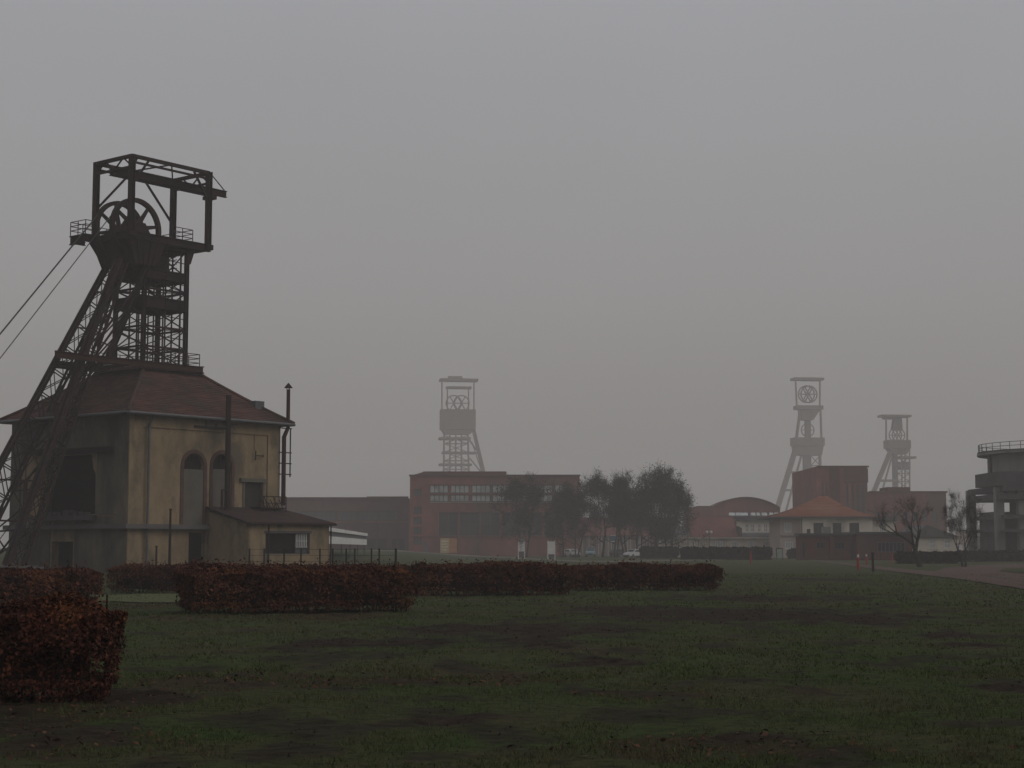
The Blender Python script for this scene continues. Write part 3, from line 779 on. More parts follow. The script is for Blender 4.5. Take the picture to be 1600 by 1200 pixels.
# crane frame over the sheaves
ZP = HF.z_at(RU0, RV0, 241)
posts = [(RU0, RV0), (RU1, RV0), (RU1, RV1), (RU0, RV1)]
zp = []
for (u, v) in posts:
    mb = MB(); mb.ibeam(HF.w(u, v, ZD - .3), HF.w(u, v, ZP), .42, .36, HF.e1); mb.fbox(HF, u - .3, u + .3, v - .3, v + .3, ZD - .35, ZD + .05); mb.build('post', steel, hfr)
mb = MB()
for a, b in zip(posts, posts[1:] + posts[:1]): mb.bar(HF.w(*a, ZP - .1), HF.w(*b, ZP - .1), .22, .26)
VM = (RV0 + RV1) / 2
n = 4
for k in range(n):
    ua_, ub_ = RU0 + (RU1 - RU0) * k / n, RU0 + (RU1 - RU0) * (k + 1) / n
    s_, e_ = ((RV0, VM) if k % 2 == 0 else (VM, RV0)); mb.bar(HF.w(ua_, s_, ZP - .12 - (.5 if s_ == VM else 0)), HF.w(ub_, e_, ZP - .12 - (.5 if e_ == VM else 0)), .1)
    s_, e_ = ((RV1, VM) if k % 2 == 0 else (VM, RV1)); mb.bar(HF.w(ua_, s_, ZP - .12 - (.5 if s_ == VM else 0)), HF.w(ub_, e_, ZP - .12 - (.5 if e_ == VM else 0)), .1)
for u in (RU0, RU1): mb.bar(HF.w(u, RV0, ZP - .9), HF.w(u, RV1, ZP - .9), .16); [mb.bar(HF.w(u, RV0 + (RV1 - RV0) * k / 4, ZP - (.1 if k % 2 else .9)), HF.w(u, RV0 + (RV1 - RV0) * (k + 1) / 4, ZP - (.9 if k % 2 else .1)), .09) for k in range(4)]
mb.build('roof_frame', steel, hfr)
ZC = ZP - 1.0
mb = MB()
for v in (VM - .35, VM + .35): mb.ibeam(HF.w(RU0 - .1, v, ZC), HF.w(RU1 + (3.3 if v < VM else 2.3), v, ZC), .28, .52)
mb.fbox(HF, RU1 + 1.6, RU1 + 2.2, VM - .5, VM + .5, ZC - .6, ZC - .32)
mb.bar(HF.w(RU1, RV0, ZP), HF.w(RU1 + 3.1, VM - .35, ZC + .3), .06); mb.bar(HF.w(RU1, RV1, ZP), HF.w(RU1 + 2.1, VM + .35, ZC + .3), .06)
mb.build('crane_girder', steel, hfr)
for v, L_ in ((RV0, 1.5), (RV1, 2.9)):
    for u, s_ in ((RU0, 1), (RU1, -1)):
        mb = MB(); mb.bar(HF.w(u, v, ZP - .9 - L_ * .95), HF.w(u + s_ * L_, v, ZP - .25 - .3 * (L_ > 2)), .14); mb.prism([HF.w(u, v - .05, ZP - 1.1), HF.w(u + s_ * .5, v - .05, ZP - .25), HF.w(u, v - .05, ZP - .25)], HF.e2 * .1)
        mb.build('knee_brace', steel, hfr)
    mb = MB(); mb.bar(HF.w(RU0, v, ZP - .55), HF.w(RU1, v, ZP - .55), .12, .16); mb.build('rail_beam', steel, hfr)
# sheave wheels
RW = 2.3
for v, px_ in ((TV - .95, 210), (TV + .95, 195)):
    cu, cz = HF.on_v(212, 357, TV - .95); cz = ZD + .55
    mb = MB(); n = 40
    rim = [(RW - .30, -.17), (RW, -.17), (RW, .17), (RW - .30, .17)]
    for i in range(n):
        a0 = 2 * math.pi * i / n; a1 = 2 * math.pi * (i + 1) / n
        P4 = lambda a: [HF.w(cu + r * math.cos(a), v + dv, cz + r * math.sin(a)) for r, dv in rim]
        p, q = P4(a0), P4(a1)
        mb.add(p + q, [(k, (k + 1) % 4, 4 + (k + 1) % 4, 4 + k) for k in range(4)])
    whl = mb.build('sheave_wheel', steel, hfr)
    mb = MB()
    for k in range(8):
        a = 2 * math.pi * k / 8 + .2
        d_ = HF.e1 * math.cos(a) + UP * math.sin(a); c_ = HF.w(cu, v, cz); t_ = d_.cross(HF.e2)
        mb.prism([c_ + d_ * .2 + t_ * .2 - HF.e2 * .06, c_ + d_ * (RW - .28) + t_ * .11 - HF.e2 * .06, c_ + d_ * (RW - .28) - t_ * .11 - HF.e2 * .06, c_ + d_ * .2 - t_ * .2 - HF.e2 * .06], HF.e2 * .12)
    mb.build('spokes', steel, whl)
    mb = MB(); mb.tube([HF.w(cu, v - .75, cz), HF.w(cu, v + .75, cz)], .22, 12); mb.build('axle', steel, whl)
    for dv in (-.62, .62):
        mb = MB(); mb.box8([HF.w(cu - .9, v + dv - .14, ZD), HF.w(cu + .9, v + dv - .14, ZD), HF.w(cu + .9, v + dv + .14, ZD), HF.w(cu - .9, v + dv + .14, ZD), HF.w(cu - .3, v + dv - .14, cz + .35), HF.w(cu + .3, v + dv - .14, cz + .35), HF.w(cu + .3, v + dv + .14, cz + .35), HF.w(cu - .3, v + dv + .14, cz + .35)])
        mb.build('bearing_block', steel, hfr)
    # rope to the winding house, leaving on the far left and ending at the drum
    e = HF.on_v(0, 522 if v > TV else 560, v)
    th = math.atan2(cz - e[1], cu - e[0]); L_ = 46
    s_ = HF.w(cu - RW * math.sin(th) * 1.0, v, cz + RW * math.cos(th) * 1.0)
    mb = MB()
    sx, sz = cu - (RW - .1) * math.sin(th), cz + (RW - .1) * math.cos(th)
    dx, dz = e[0] - sx, e[1] - sz; k = (sz - 1.0) / -dz
    mb.tube([HF.w(sx, v, sz), HF.w(sx + dx, v, sz + dz), HF.w(sx + dx * k, v, sz + dz * k)], .055 if v > TV else .035, 6)
    mb.build('rope', cable_m, hfr)
# raking strut: two lattice legs of four chords
def leg(top, bot, wt, wb, vt, n):
    """top/bot (u,v,z) of the centre line"""
    t = Vector(top); b = Vector(bot)
    def ring(s_):
        c = t.lerp(b, s_); wu = wt + (wb - wt) * s_
        dirv = Vector((b.x - t.x, 0, b.z - t.z)).normalized(); nu = Vector((-dirv.z, 0, dirv.x))
        return [c + nu * wu / 2 * a + Vector((0, vt / 2 * q, 0)) for a, q in ((-1, -1), (1, -1), (1, 1), (-1, 1))]
    W = lambda p: HF.w(p.x, p.y, p.z)
    r0, r1 = ring(0), ring(1)
    mb = MB()
    for k in range(4): mb.bar(W(r0[k]), W(r1[k]), .22 if k in (0, 3) else .15)
    o = mb.build('strut_leg', steel, hfr)
    mb = MB()
    for i in range(n):
        a = ring(i / n); b_ = ring((i + 1) / n)
        for k in range(4):
            k2 = (k + 1) % 4
            mb.bar(W(a[k]), W(b_[k2]), .06); mb.bar(W(a[k2]), W(b_[k]), .06); mb.bar(W(b_[k]), W(b_[k2]), .07)
    mb.build('lacing', steel, o)
    return ring
def uvz(px, py, v):
    u, z = HF.on_v(px, py, v); return (u, v, z)
at_, ab_ = uvz(190, 408, TV - 1.6), uvz(22, 888, TV - 3.4)
bt_, bb_ = uvz(181, 408, TV + 1.7), uvz(-64, 888, TV + 3.6)
rA = leg(at_, ab_, .6, 1.3, .55, 13)
rB = leg(bt_, bb_, .9, 2.1, .5, 13)
W = lambda p: HF.w(p.x, p.y, p.z)
for i in range(7):
    s0, s1 = .12 + i * .125, .12 + (i + 1) * .125
    mb = MB()
    a0, b0, a1, b1 = rA(s0), rB(s0), rA(min(1, s1)), rB(min(1, s1))
    for k in (0, 1):
        j = 3 if k == 0 else 2
        mb.bar(W(a0[j]), W(b0[k]), .12)
        if k: mb.bar(W(a0[j]), W(b1[k]), .08); mb.bar(W(a1[j]), W(b0[k]), .08)
    mb.build('strut_bracing', steel, hfr)
# inner raking columns from the head down to the lower deck
for v in (VC[0] - .1, VC[1] + .1):
    a = HF.on_v(236, 405, VC[0])[0]; b = HF.on_v(166, 575, VC[0])[0]
    mb = MB(); mb.ibeam(HF.w(a, v, zr(405)), HF.w(b, v, ZL), .4, .34, HF.e1); mb.build('raking_column', steel, hfr)
    mb = MB()
    for t0, t1 in ((.25, .5), (.5, .75), (.75, 1.0)):
        pa = HF.w(a + (b - a) * t0, v, zr(405) + (ZL - zr(405)) * t0); mb.bar(pa, HF.w(UC[0], v, pa.z - .6), .1)
        cc_ = rA(.2 + t0 * .3)[2] if v < TV else rB(.2 + t0 * .3)[1]
        mb.bar(pa, W(cc_), .12); mb.bar(HF.w(a + (b - a) * t1, v, zr(405) + (ZL - zr(405)) * t1), W(cc_), .09)
    mb.build('tie_bracing', steel, hfr)
for a_, n_ in ((ab_, 0), (bb_, 1)):
    mb = MB(); mb.fbox(HF, a_[0] - 1.8, a_[0] + 1.8, a_[1] - 1, a_[1] + 1, -.4, .5); mb.build('footing', concrete_dk, hfr)
# stair zig-zag under the lower deck between the legs
mb = MB(); c = [rA(s_)[2].lerp(rB(s_)[1], .5) for s_ in (.36, .48, .60, .72, .84, .97)]
for i, (p, q) in enumerate(zip(c, c[1:])):
    p = W(p); q = W(q); sh = HF.e2 * (.9 if i % 2 else -.9)
    mb.bar(p + sh, q - sh, .3, .06); mb.bar(p + sh + UP, q - sh + UP, .05); mb.bar(p + sh, p + sh + UP, .05)
mb.build('stair', steel, hfr)

# ------------------------------------------------------------------ helpers for the buildings behind
class Bld:
    def __init__(s, name, px, Y, label, cat, rot=0.0, group=None):
        s.F = Frame((lat(px, 860) * Y, Y), 90 - rot)
        s.o = thing(name, s.F.w(0, 0, 0), label, cat, group)
    def u(s, px, py=820, v=0): return s.F.on_v(px, py, v)[0]
    def z(s, py, px=None, v=0): return s.F.on_v(px if px is not None else 800 + s.F.o.x / s.F.o.y * F_PX, py, v)[1]
    def block(s, name, mat, x0, x1, yt, d, v=0.0, zb=-0.5, wins=(), parent=None, z1=None, zt_extra=0):
        """a wall block whose front stands at depth v; wins: pixel rectangles cut as openings"""
        F = s.F; u0, u1 = s.u(x0, 840, v), s.u(x1, 840, v); zt = s.z(yt, (x0 + x1) / 2, v) if z1 is None else z1
        hs = []
        for wn in wins:
            a, z1_ = F.on_v(wn[0], wn[2], v); b, z0_ = F.on_v(wn[1], wn[3], v)
            hs.append(rect(a - u0, b - u0, max(zb + .6, z0_) - zb, z1_ - zb))
        mb = MB(); mb.panel(F.w(u0, v, zb), F.e1, UP, F.e2, rect(0, u1 - u0, 0, zt - zb), hs, .35)
        mb.add([F.w(u0, v, zb), F.w(u0, v + d, zb), F.w(u0, v + d, zt), F.w(u0, v, zt)], [(0, 1, 2, 3)])
        mb.add([F.w(u1, v, zb), F.w(u1, v + d, zb), F.w(u1, v + d, zt), F.w(u1, v, zt)], [(3, 2, 1, 0)])
        mb.add([F.w(u0, v + d, zb), F.w(u1, v + d, zb), F.w(u1, v + d, zt), F.w(u0, v + d, zt)], [(3, 2, 1, 0)])
        mb.add([F.w(u0, v, zt), F.w(u1, v, zt), F.w(u1, v + d, zt), F.w(u0, v + d, zt)], [(0, 1, 2, 3)])
        return mb.build(name, mat, parent or s.o), (u0, u1, v, d, zb, zt)
    def window(s, x0, x1, y0, y1, v=0.0, nx=2, nz=2, fm=None, gm=None, bar=.09, rec=.12, name='window'):
        F = s.F; a, z1 = F.on_v(x0, y0, v); b, z0 = F.on_v(x1, y1, v); mb = MB(); z0 = max(z0, .1)
        for k in range(nx + 1):
            u = a + (b - a - bar) * k / nx; mb.fbox(F, u, u + bar, v + rec, v + rec + .08, z0, z1)
        for k in range(nz + 1):
            z = z0 + (z1 - z0 - bar) * k / nz; mb.fbox(F, a + .002, b - .002, v + rec + .01, v + rec + .07, z, z + bar)
        f = mb.build(name, fm or frame_m, s.o)
        mb = MB(); mb.fbox(F, a, b, v + rec + .1, v + rec + .13, z0, z1); mb.build('pane', gm or glass_dk, f)
        return f
    def slab(s, name, mat, x0, x1, y0, y1, v0, v1, parent=None):
        F = s.F; a, z1 = F.on_v(x0, y0, v0); b, z0 = F.on_v(x1, y1, v0); mb = MB(); mb.fbox(F, a, b, v0, v1, z0, z1)
        return mb.build(name, mat, parent or s.o)

# brick hall in the centre
B = Bld('brick_hall', 640, 345, 'long red brick hall with a band of pale windows behind the park trees', 'industrial hall')
up = [(x, x + 29, y0, y1) for x in (671.5, 704, 737, 769.5, 802, 834.5, 867) for (y0, y1) in ((757.5, 770.5), (773, 784))]
dk = [(x, x + 29.5, 800.5, 837) for x in (685.5, 718.5, 751.5, 784.5, 817.5, 850.5)]
side = [(646, 659, y, y + 11) for y in (764, 792, 808, 824, 840)]
B.block('wall', brick, 640, 906, 742.5, 28, wins=up + dk + side)
for k, wn in enumerate(up): B.window(wn[0], wn[1], wn[2], wn[3], nx=4, nz=1, gm=glass_lt, bar=.14)
for k, wn in enumerate(dk): B.window(wn[0], wn[1], wn[2], wn[3], nx=2, nz=2, gm=glass_dk, bar=.12)
for wn in side: B.window(*wn, nx=2, nz=1, gm=glass_gr, bar=.12)
B.slab('parapet', brick_dk, 639, 907, 741.5, 744.0, -.25, .2)
B.slab('roof_storey', brick_dk, 661, 791, 736.5, 743, 1.5, 20)
F = B.F; mb = MB()
zt = B.z(742.5, 650); z2 = B.z(737, 665); a = B.u(641, 740); b_ = B.u(661, 740)
mb.prism([F.w(a, 1.5, zt), F.w(b_ - .01, 1.5, zt), F.w(b_ - .01, 1.5, z2)], F.e2 * 18); mb.build('roof_slope', brick_dk, B.o)
B.slab('sill_band', concrete, 671, 900, 784.3, 785.6, -.12, -.003)
B.slab('string_course', brick_dk, 641, 905, 838, 839.4, -.2, -.003)
for x in (684, 717.2, 750.2, 783.2, 816.2, 849.2, 882.2): B.slab('pilaster', brick, x - .9, x + .9, 786.5, 868, -.35, -.004)
B.slab('entrance_door', glass_gr, 662, 668, 846, 867, -.08, -.003)
po = B.slab('poster', poster_y, 688, 702, 841, 864, -.2, -.1); B.slab('poster_figure', poster_o, 702.2, 714, 841, 864, -.2, -.1, po)
mb = MB()
for k in range(4): a, z1 = B.F.on_v(690, 845 + k * 4.5, -.22); b_, z0 = B.F.on_v(700 - 2 * (k % 2), 846.2 + k * 4.5, -.22); mb.fbox(B.F, a, b_, -.22, -.205, z0, z1)
mb.build('poster_text', white_paint, po)

# lower building with corrugated wall behind the trees
B = Bld('workshop', 927, 350, 'low workshop with pale corrugated wall and red roof right of the brick hall', 'workshop')
B.block('wall', corrug, 907, 1062, 837, 16, wins=[(1008, 1020, 848, 867)])
for x in range(910, 1060, 5): B.slab('cladding_rib', white_wall if x % 3 else brick, x, x + .9, 838, 868, -.12, -.003)
B.window(1008, 1020, 848, 867, nx=2, nz=2)
F = B.F; a, b_ = B.u(905, 830), B.u(1064, 830); z0, z1 = B.z(837.3, 980), B.z(812, 980)
mb = MB(); mb.prism([F.w(a, -.6, z0), F.w(a, 8, z1 + .6), F.w(a, 16.6, z0)], F.e1 * (b_ - a)); mb.build('roof', roof_red, B.o)

# long low hall far left
B = Bld('brick_annexe', 445, 372, 'long low brick building in the fog between the ochre hall and brick hall', 'building')
gl = [(x, x + 30, 799, 813) for x in (462, 494.5, 527, 559.5, 592)]
B.block('wall', brick_dk, 400, 638.5, 778.5, 22, wins=gl, zb=-.5)
for g_ in gl: B.window(*g_, nx=4, nz=2, gm=glass_gr, bar=.13)
B.slab('fascia', brick_dk, 399, 573, 776.8, 780, -.3, .1); B.slab('fascia', brick_dk, 573.2, 638, 775.6, 780, -.3, .1)
for x in range(455, 636, 33): B.slab('pilaster', brick_dk, x, x + 2.2, 814.5, 862, -.35, -.004)
B.slab('shutter_door', door_m, 574, 604, 842, 860, -.1, -.003); B.slab('shutter_door', door_m, 612, 632, 842, 860, -.1, -.003)
B.slab('string_course', brick, 401, 637, 814.4, 817, -.2, -.003)

# white canopy receding to the right
Y0 = 205
p_ = [atY(512, 827.8, 152), atY(574.5, 836.5, 219)]
cn = thing('canopy', (p_[0].x, p_[0].y, 1.0), 'white flat canopy with sloping fascia beside the lean-to', 'shelter')
mb = MB(); d_ = Vector((.9, -.3, 0))
q0 = p_[0] - (p_[1] - p_[0]) * .12; q1 = p_[1]
d = (q1 - q0); d.z = 0; d.normalize(); nrm = Vector((-d.y, d.x, 0))
q0.z = q1.z = (p_[0].z + p_[1].z) / 2 - .1
mb.prism([q0, q1, q1 + nrm * 5, q0 + nrm * 5], (0, 0, .35)); mb.build('roof', white_paint, cn)
mb = MB(); mb.prism([q0 - UP * 1.15 + nrm * .1, q1 - UP * 1.15 + nrm * .1, q1 - UP * .45 + nrm * .1, q0 - UP * .45 + nrm * .1], nrm * .2); mb.build('fascia', white_paint, cn)
mb = MB(); mb.prism([q0 - UP * .45 + nrm * .2, q1 - UP * .45 + nrm * .2, q1 - UP * .02 + nrm * .2, q0 - UP * .02 + nrm * .2], nrm * .1); mb.build('soffit', zinc, cn)
for k in range(6):
    for s_ in (.3, 4.6):
        p = q0.lerp(q1, .03 + k * .188) + nrm * s_; mb = MB(); mb.bar((p.x, p.y, .2), (p.x, p.y, q0.z), .14); mb.build('post', zinc, cn)

# ------------------------------------------------------------------ right group
# arched hall
B = Bld('arched_hall', 1160, 410, 'red hall with a low arched roof rising behind the white buildings', 'industrial hall')
F = B.F; mb = MB(); n = 20
a, b_ = B.u(1112, 800), B.u(1219, 800); zc, zt = B.z(795, 1160), B.z(778.5, 1160)
arc = [(a + (b_ - a) * k / n, zc + (zt - zc) * (1 - (2 * k / n - 1) ** 2) ** .95) for k in range(n + 1)]
mb.prism([F.w(a, 0, 0)] + [F.w(x, 0, z) for x, z in arc] + [F.w(b_, 0, 0)], F.e2 * 12); mb.build('gable_wall', brick, B.o)
mb = MB()
for k in range(n):
    (x0, z0), (x1, z1) = arc[k], arc[k + 1]; mb.prism([F.w(x0, -.4, z0 + .01), F.w(x1, -.4, z1 + .01), F.w(x1, -.4, z1 + .35), F.w(x0, -.4, z0 + .35)], F.e2 * 13)
mb.build('arched_roof', roof_red, B.o)
B.block('side_wing', brick, 1082, 1124, 793.0, 20, v=-6)
B.block('side_wing', brick_dk, 1090, 1113, 790.5, 14, v=-3)

# brick winding tower block and hall at the right
B = Bld('brick_tower_block', 1240, 360, 'tall red brick block with vertical window slits behind the orange roof', 'industrial building')
sl = [(x, x + 3.2, 753, 800) for x in (1284, 1290)] + [(x, x + 4.5, 757, 806) for x in (1322, 1330, 1338, 1346)]
B.block('wall', brick, 1277, 1357, 729, 31, wins=sl)
mb = MB()
u_ = B.u(1277, 760)
for k in range(5): mb.fbox(B.F, u_ - .12, u_ - .003, 5 + k * 5, 6.6 + k * 5, 6, B.z(752, 1277))
mb.build('side_window', glass_gr, B.o)
for g_ in sl: B.window(*g_, nx=1, nz=8, gm=glass_gr, bar=.12)
B.slab('parapet', brick_dk, 1276.6, 1357.6, 727.6, 730.5, -.2, .2)
B.slab('tone_panel', brick_lo, 1296, 1313, 732, 800, -.14, -.003); B.slab('tone_panel', brick_dk, 1319, 1356.6, 732, 754, -.14, -.003)  # right panel in darker brick: shading of the wall put into colour
B = Bld('brick_machine_hall', 1357, 372, 'flat roofed red brick hall right of the tall brick block', 'industrial hall')
B.block('wall', brick, 1357.5, 1480, 768.5, 24, wins=[(1366 + 15 * k, 1374 + 15 * k, 800, 815) for k in range(7)])
for k in range(7): B.window(1366 + 15 * k, 1374 + 15 * k, 800, 815, nx=1, nz=2, gm=glass_gr)
B.slab('parapet', brick_dk, 1357.8, 1480.6, 767.3, 770, -.2, .2)
B.block('roof_house', brick_dk, 1388, 1424, 761, 8, v=3, zb=12)

# skylight workshop and two storey white block
B = Bld('skylight_workshop', 1135, 345, 'grey roofed workshop carrying a row of white skylights', 'workshop')
B.block('wall', brick_dk, 1128, 1240, 808, 22)
B.slab('roof_deck', roof_grey, 1126, 1241, 805.5, 808.3, -.4, 22)
for (x0, x1) in ((1140, 1149), (1150, 1169), (1174, 1181), (1183, 1188), (1191, 1199), (1203, 1209), (1211, 1217)):
    F = B.F; a, z1 = F.on_v(x0, 800.8, 0); b_, z0 = F.on_v(x1, 805.6, 0)
    mb = MB(); mb.prism([F.w(a, 0, z0), F.w(a, .9, z1), F.w(a, 2.2, z0)], F.e1 * (b_ - a)); mb.build('skylight', glass_lt, B.o)
B = Bld('office_wing', 1155, 330, 'two storey off-white office wing left of the orange roofed villa', 'building')
ow = [(x, x + 6.5, 818, 832) for x in (1164, 1173, 1183, 1193, 1203)]
B.block('wall', white_wall, 1157, 1211, 813, 6, wins=ow)
for g_ in ow: B.window(*g_, nx=2, nz=2, gm=glass_gr, bar=.18, fm=white_paint)
B.slab('roof', roof_grey, 1154, 1212, 810.5, 813.2, -.8, 6.5)
B.slab('cornice', concrete, 1157, 1211, 834, 835.6, -.3, -.003)

# long low white building with tiled roof
B = Bld('low_white_building', 1040, 300, 'long single storey white building with tall barred windows and red tiled roof', 'building')
lw = [(1117.5, 1129.5, 845, 861), (1142.5, 1154, 845, 861), (1168, 1179, 845, 861), (1192.5, 1204.5, 845, 861)]
ln = [(x, x + 4, 846, 861) for x in (1073, 1081.5, 1090)] + [(1046, 1051, 847, 858), (1058, 1063, 847, 858)]
B.block('wall', white_wall, 1038, 1211, 841, 12, wins=lw + ln)
for g_ in lw: B.window(*g_, nx=4, nz=1, gm=glass_dk, bar=.2, fm=white_paint, rec=.05)
for g_ in ln: B.window(*g_, nx=1, nz=2, gm=glass_gr, bar=.14, fm=white_paint)
for x in (1100, 1105.5): B.slab('pilaster', pink_wall, x, x + 2, 843, 868, -.15, -.003)
B.slab('cornice', white_wall, 1037, 1212, 839.3, 841.6, -.45, .2)
F = B.F; a, b_ = B.u(1080, 830), B.u(1153, 830); z0, z1 = B.z(839.5, 1120), B.z(807, 1120)
mb = MB(); mb.prism([F.w(a, -.5, z0 + .02), F.w(a, 6.5, z1 + .1), F.w(a, 13.0, z0 + .02)], F.e1 * (b_ - a)); rf = mb.build('roof', roof_red, B.o)
a2, b2 = B.u(1038, 830), B.u(1080, 830)
mb = MB(); mb.prism([F.w(a2, -.5, z0 + .02), F.w(a2, 6.5, z0 + 2.0), F.w(a2, 13.0, z0 + .02)], F.e1 * (b2 - a2 - .02)); mb.build('low_roof', roof_grey, B.o)
a3, b3 = B.u(1153, 830), B.u(1212, 830)
mb = MB(); mb.prism([F.w(a3 + .02, -.3, z0 + .02), F.w(a3 + .02, 4.5, z0 + .9), F.w(a3 + .02, 11.5, z0 + .02)], F.e1 * (b3 - a3)); mb.build('low_roof', roof_grey, B.o)
mb = MB(); a4 = B.u(1153.5, 830); mb.prism([F.w(a4, .2, z0 + .1), F.w(a4 + .7, .2, z0 + .1), F.w(a4 + .7, .2, z0 + 1.6), F.w(a4, .2, z0 + 2.0)], F.e2 * 2.5); mb.build('chimney', roof_grey, B.o)

# villa with orange hipped roof
B = Bld('villa', 1211, 285, 'two storey pale villa under a bright orange hipped roof', 'house')
F = B.F
vw = [(1225.5, 1237, 816.5, 832)]; vg = [(1226.5, 1239, 846, 858)]
B.block('wall', pink_wall, 1219, 1251, 809.5, 12, wins=vw + vg)
fw = [(1271, 1287, 817, 838), (1301, 1315, 817, 838), (1327, 1343, 817, 838)]
B.block('wall', white_wall, 1251.3, 1364, 808.5, 16, v=-1.0, wins=fw)
for g_ in vw + vg: B.window(*g_, nx=4, nz=1, gm=glass_dk, bar=.2, fm=white_paint, rec=.05)
for g_ in fw: B.window(*g_, v=-1.0, nx=2, nz=1, gm=glass_dk, bar=.12)
B.slab('string_course', concrete, 1219, 1250, 836.4, 838, -.25, -.003)
B.slab('cornice', concrete, 1212, 1366, 806.5, 809.2, -1.4, -1.003)
mb = MB(); x0, z_ = F.on_v(1252.5, 810, -1.2); mb.tube([F.w(x0, -1.15, z_), F.w(x0, -1.15, .2)], .09, 6); mb.build('downpipe', frame_m, B.o)
ec = B.z(807.3, 1290, -1); au, bu = B.u(1203, 806, -1.8), B.u(1373, 806, -1.8)
zp_ = B.z(775.5, 1285, 7); r0, r1 = B.u(1280, 776, 7), B.u(1293, 776, 7)
E4 = [F.w(au, -1.8, ec), F.w(bu, -1.8, ec), F.w(bu, 17, ec), F.w(au, 17, ec)]; Rg = [F.w(r0, 7, zp_), F.w(r1, 7, zp_)]
mb = MB()
def hipface(mb, a, b, c, d, n, nu):
    for i in range(n):
        t0, t1 = i / n, (i + 1) / n; bell = lambda t: -.55 * math.sin(math.pi * t) * UP
        l0 = a.lerp(d, t0) + bell(t0); r_0 = b.lerp(c, t0) + bell(t0); l1 = a.lerp(d, t1) + bell(t1); r_1 = b.lerp(c, t1) + bell(t1)
        mb.add([l0 + UP * .06, r_0 + UP * .06, r_1, l1, l0, r_0], [(0, 1, 2, 3), (4, 5, 1, 0)])
hipface(mb, E4[0], E4[1], Rg[1], Rg[0], 16, 1); hipface(mb, E4[1], E4[2], Rg[1], Rg[1], 16, 1); hipface(mb, E4[2], E4[3], Rg[0], Rg[1], 16, 1); hipface(mb, E4[3], E4[0], Rg[0], Rg[0], 16, 1)
rf = mb.build('roof', roof_orange, B.o)
mb = MB(); mb.prism([p - UP * .02 for p in E4], (0, 0, -.18)); mb.build('soffit', roof_grey, rf)
B.block('side_wing', white_wall, 1364.3, 1400, 814, 9, v=1.5, wins=[(1374, 1384, 817, 832)])
B.window(1374, 1384, 817, 832, v=1.5, nx=3, nz=2, fm=white_paint, gm=glass_dk, bar=.18, rec=.05)
B.slab('side_roof', roof_grey, 1364, 1402, 807.5, 813.6, .8, 11)

# brick pavilion in front of the villa
B = Bld('brick_pavilion', 1247, 232, 'low flat roofed dark red brick pavilion in front of the villa', 'building')
F = B.F
pw = [(1253, 1259, 848, 871), (1276, 1288, 847, 857), (1304, 1320, 847, 858), (1330, 1338, 848, 872), (1371, 1415, 847, 863)]
B.block('wall', brick_lo, 1251, 1335.5, 836, 4, wins=pw[:3])
B.block('wall', brick_lo, 1336, 1425, 834, 11, v=-.8, wins=[(1371, 1415, 847, 863)])
for g_, n_ in zip(pw[:3], (1, 2, 3)): B.window(*g_, nx=n_, nz=1, gm=dark_m, bar=.08)
B.window(1371, 1415, 847, 863, v=-.8, nx=7, nz=1, gm=dark_m, bar=.12, fm=zinc)
B.slab('roof', frame_m, 1249.5, 1336, 833.2, 836.2, -.6, 4.3); B.slab('roof', frame_m, 1335.6, 1427, 831.0, 834.2, -1.4, 11.3)
B.slab('pier', brick_lo, 1296.5, 1302.5, 836.4, 873, -.5, -.004); B.slab('pier', brick_lo, 1338, 1358, 834.4, 873, -1.25, -.804)
B.slab('door', door_m, 1329, 1335.2, 848, 873, -.1, -.004)
B.slab('roof_vent', frame_m, 1262.5, 1266.5, 826.5, 833.2, 2, 3); B.slab('roof_vent', concrete, 1287, 1298, 823, 833.2, 3, 5)
B.slab('low_wall', brick_lo, 1376, 1408, 866, 873.5, -2.6, -2.2)

# white gabled building at the right
B = Bld('gabled_building', 1425, 262, 'white single storey building with grey roof behind the leaning bare tree', 'building')
F = B.F
gw = [(1428, 1435, 842, 858), (1451.5, 1462, 842, 857), (1475, 1486.5, 842, 857)]
B.block('wall', white_wall, 1427, 1498, 838.5, 12, wins=gw)
for g_ in gw: B.window(*g_, nx=4, nz=2, gm=glass_dk, bar=.16, fm=white_paint, rec=.05)
a, b_ = B.u(1425.5, 838), B.u(1500, 838); z0 = B.z(839, 1460); zt = B.z(820, 1446)
mid_ = B.u(1447, 825)
mb = MB(); mb.prism([F.w(a, -.5, z0), F.w(b_, -.5, z0), F.w(mid_, -.5, zt)], F.e2 * 13); mb.build('roof', roof_grey, B.o)
B.slab('round_vent', frame_m, 1444, 1448, 829, 834, -.62, -.503)
B = Bld('far_shed', 1516, 330, 'pale shed with a rounded top seen between bare tree and concrete tank', 'shed')
B.block('wall', pink_wall, 1516, 1551, 829, 10); B.slab('roof', concrete, 1515, 1552, 827.2, 829.2, -.3, 10.3)
B.slab('sliding_door', concrete, 1520, 1533, 838, 866, -.08, -.003); B.slab('sliding_door', corrug, 1536, 1547, 838, 866, -.08, -.003)

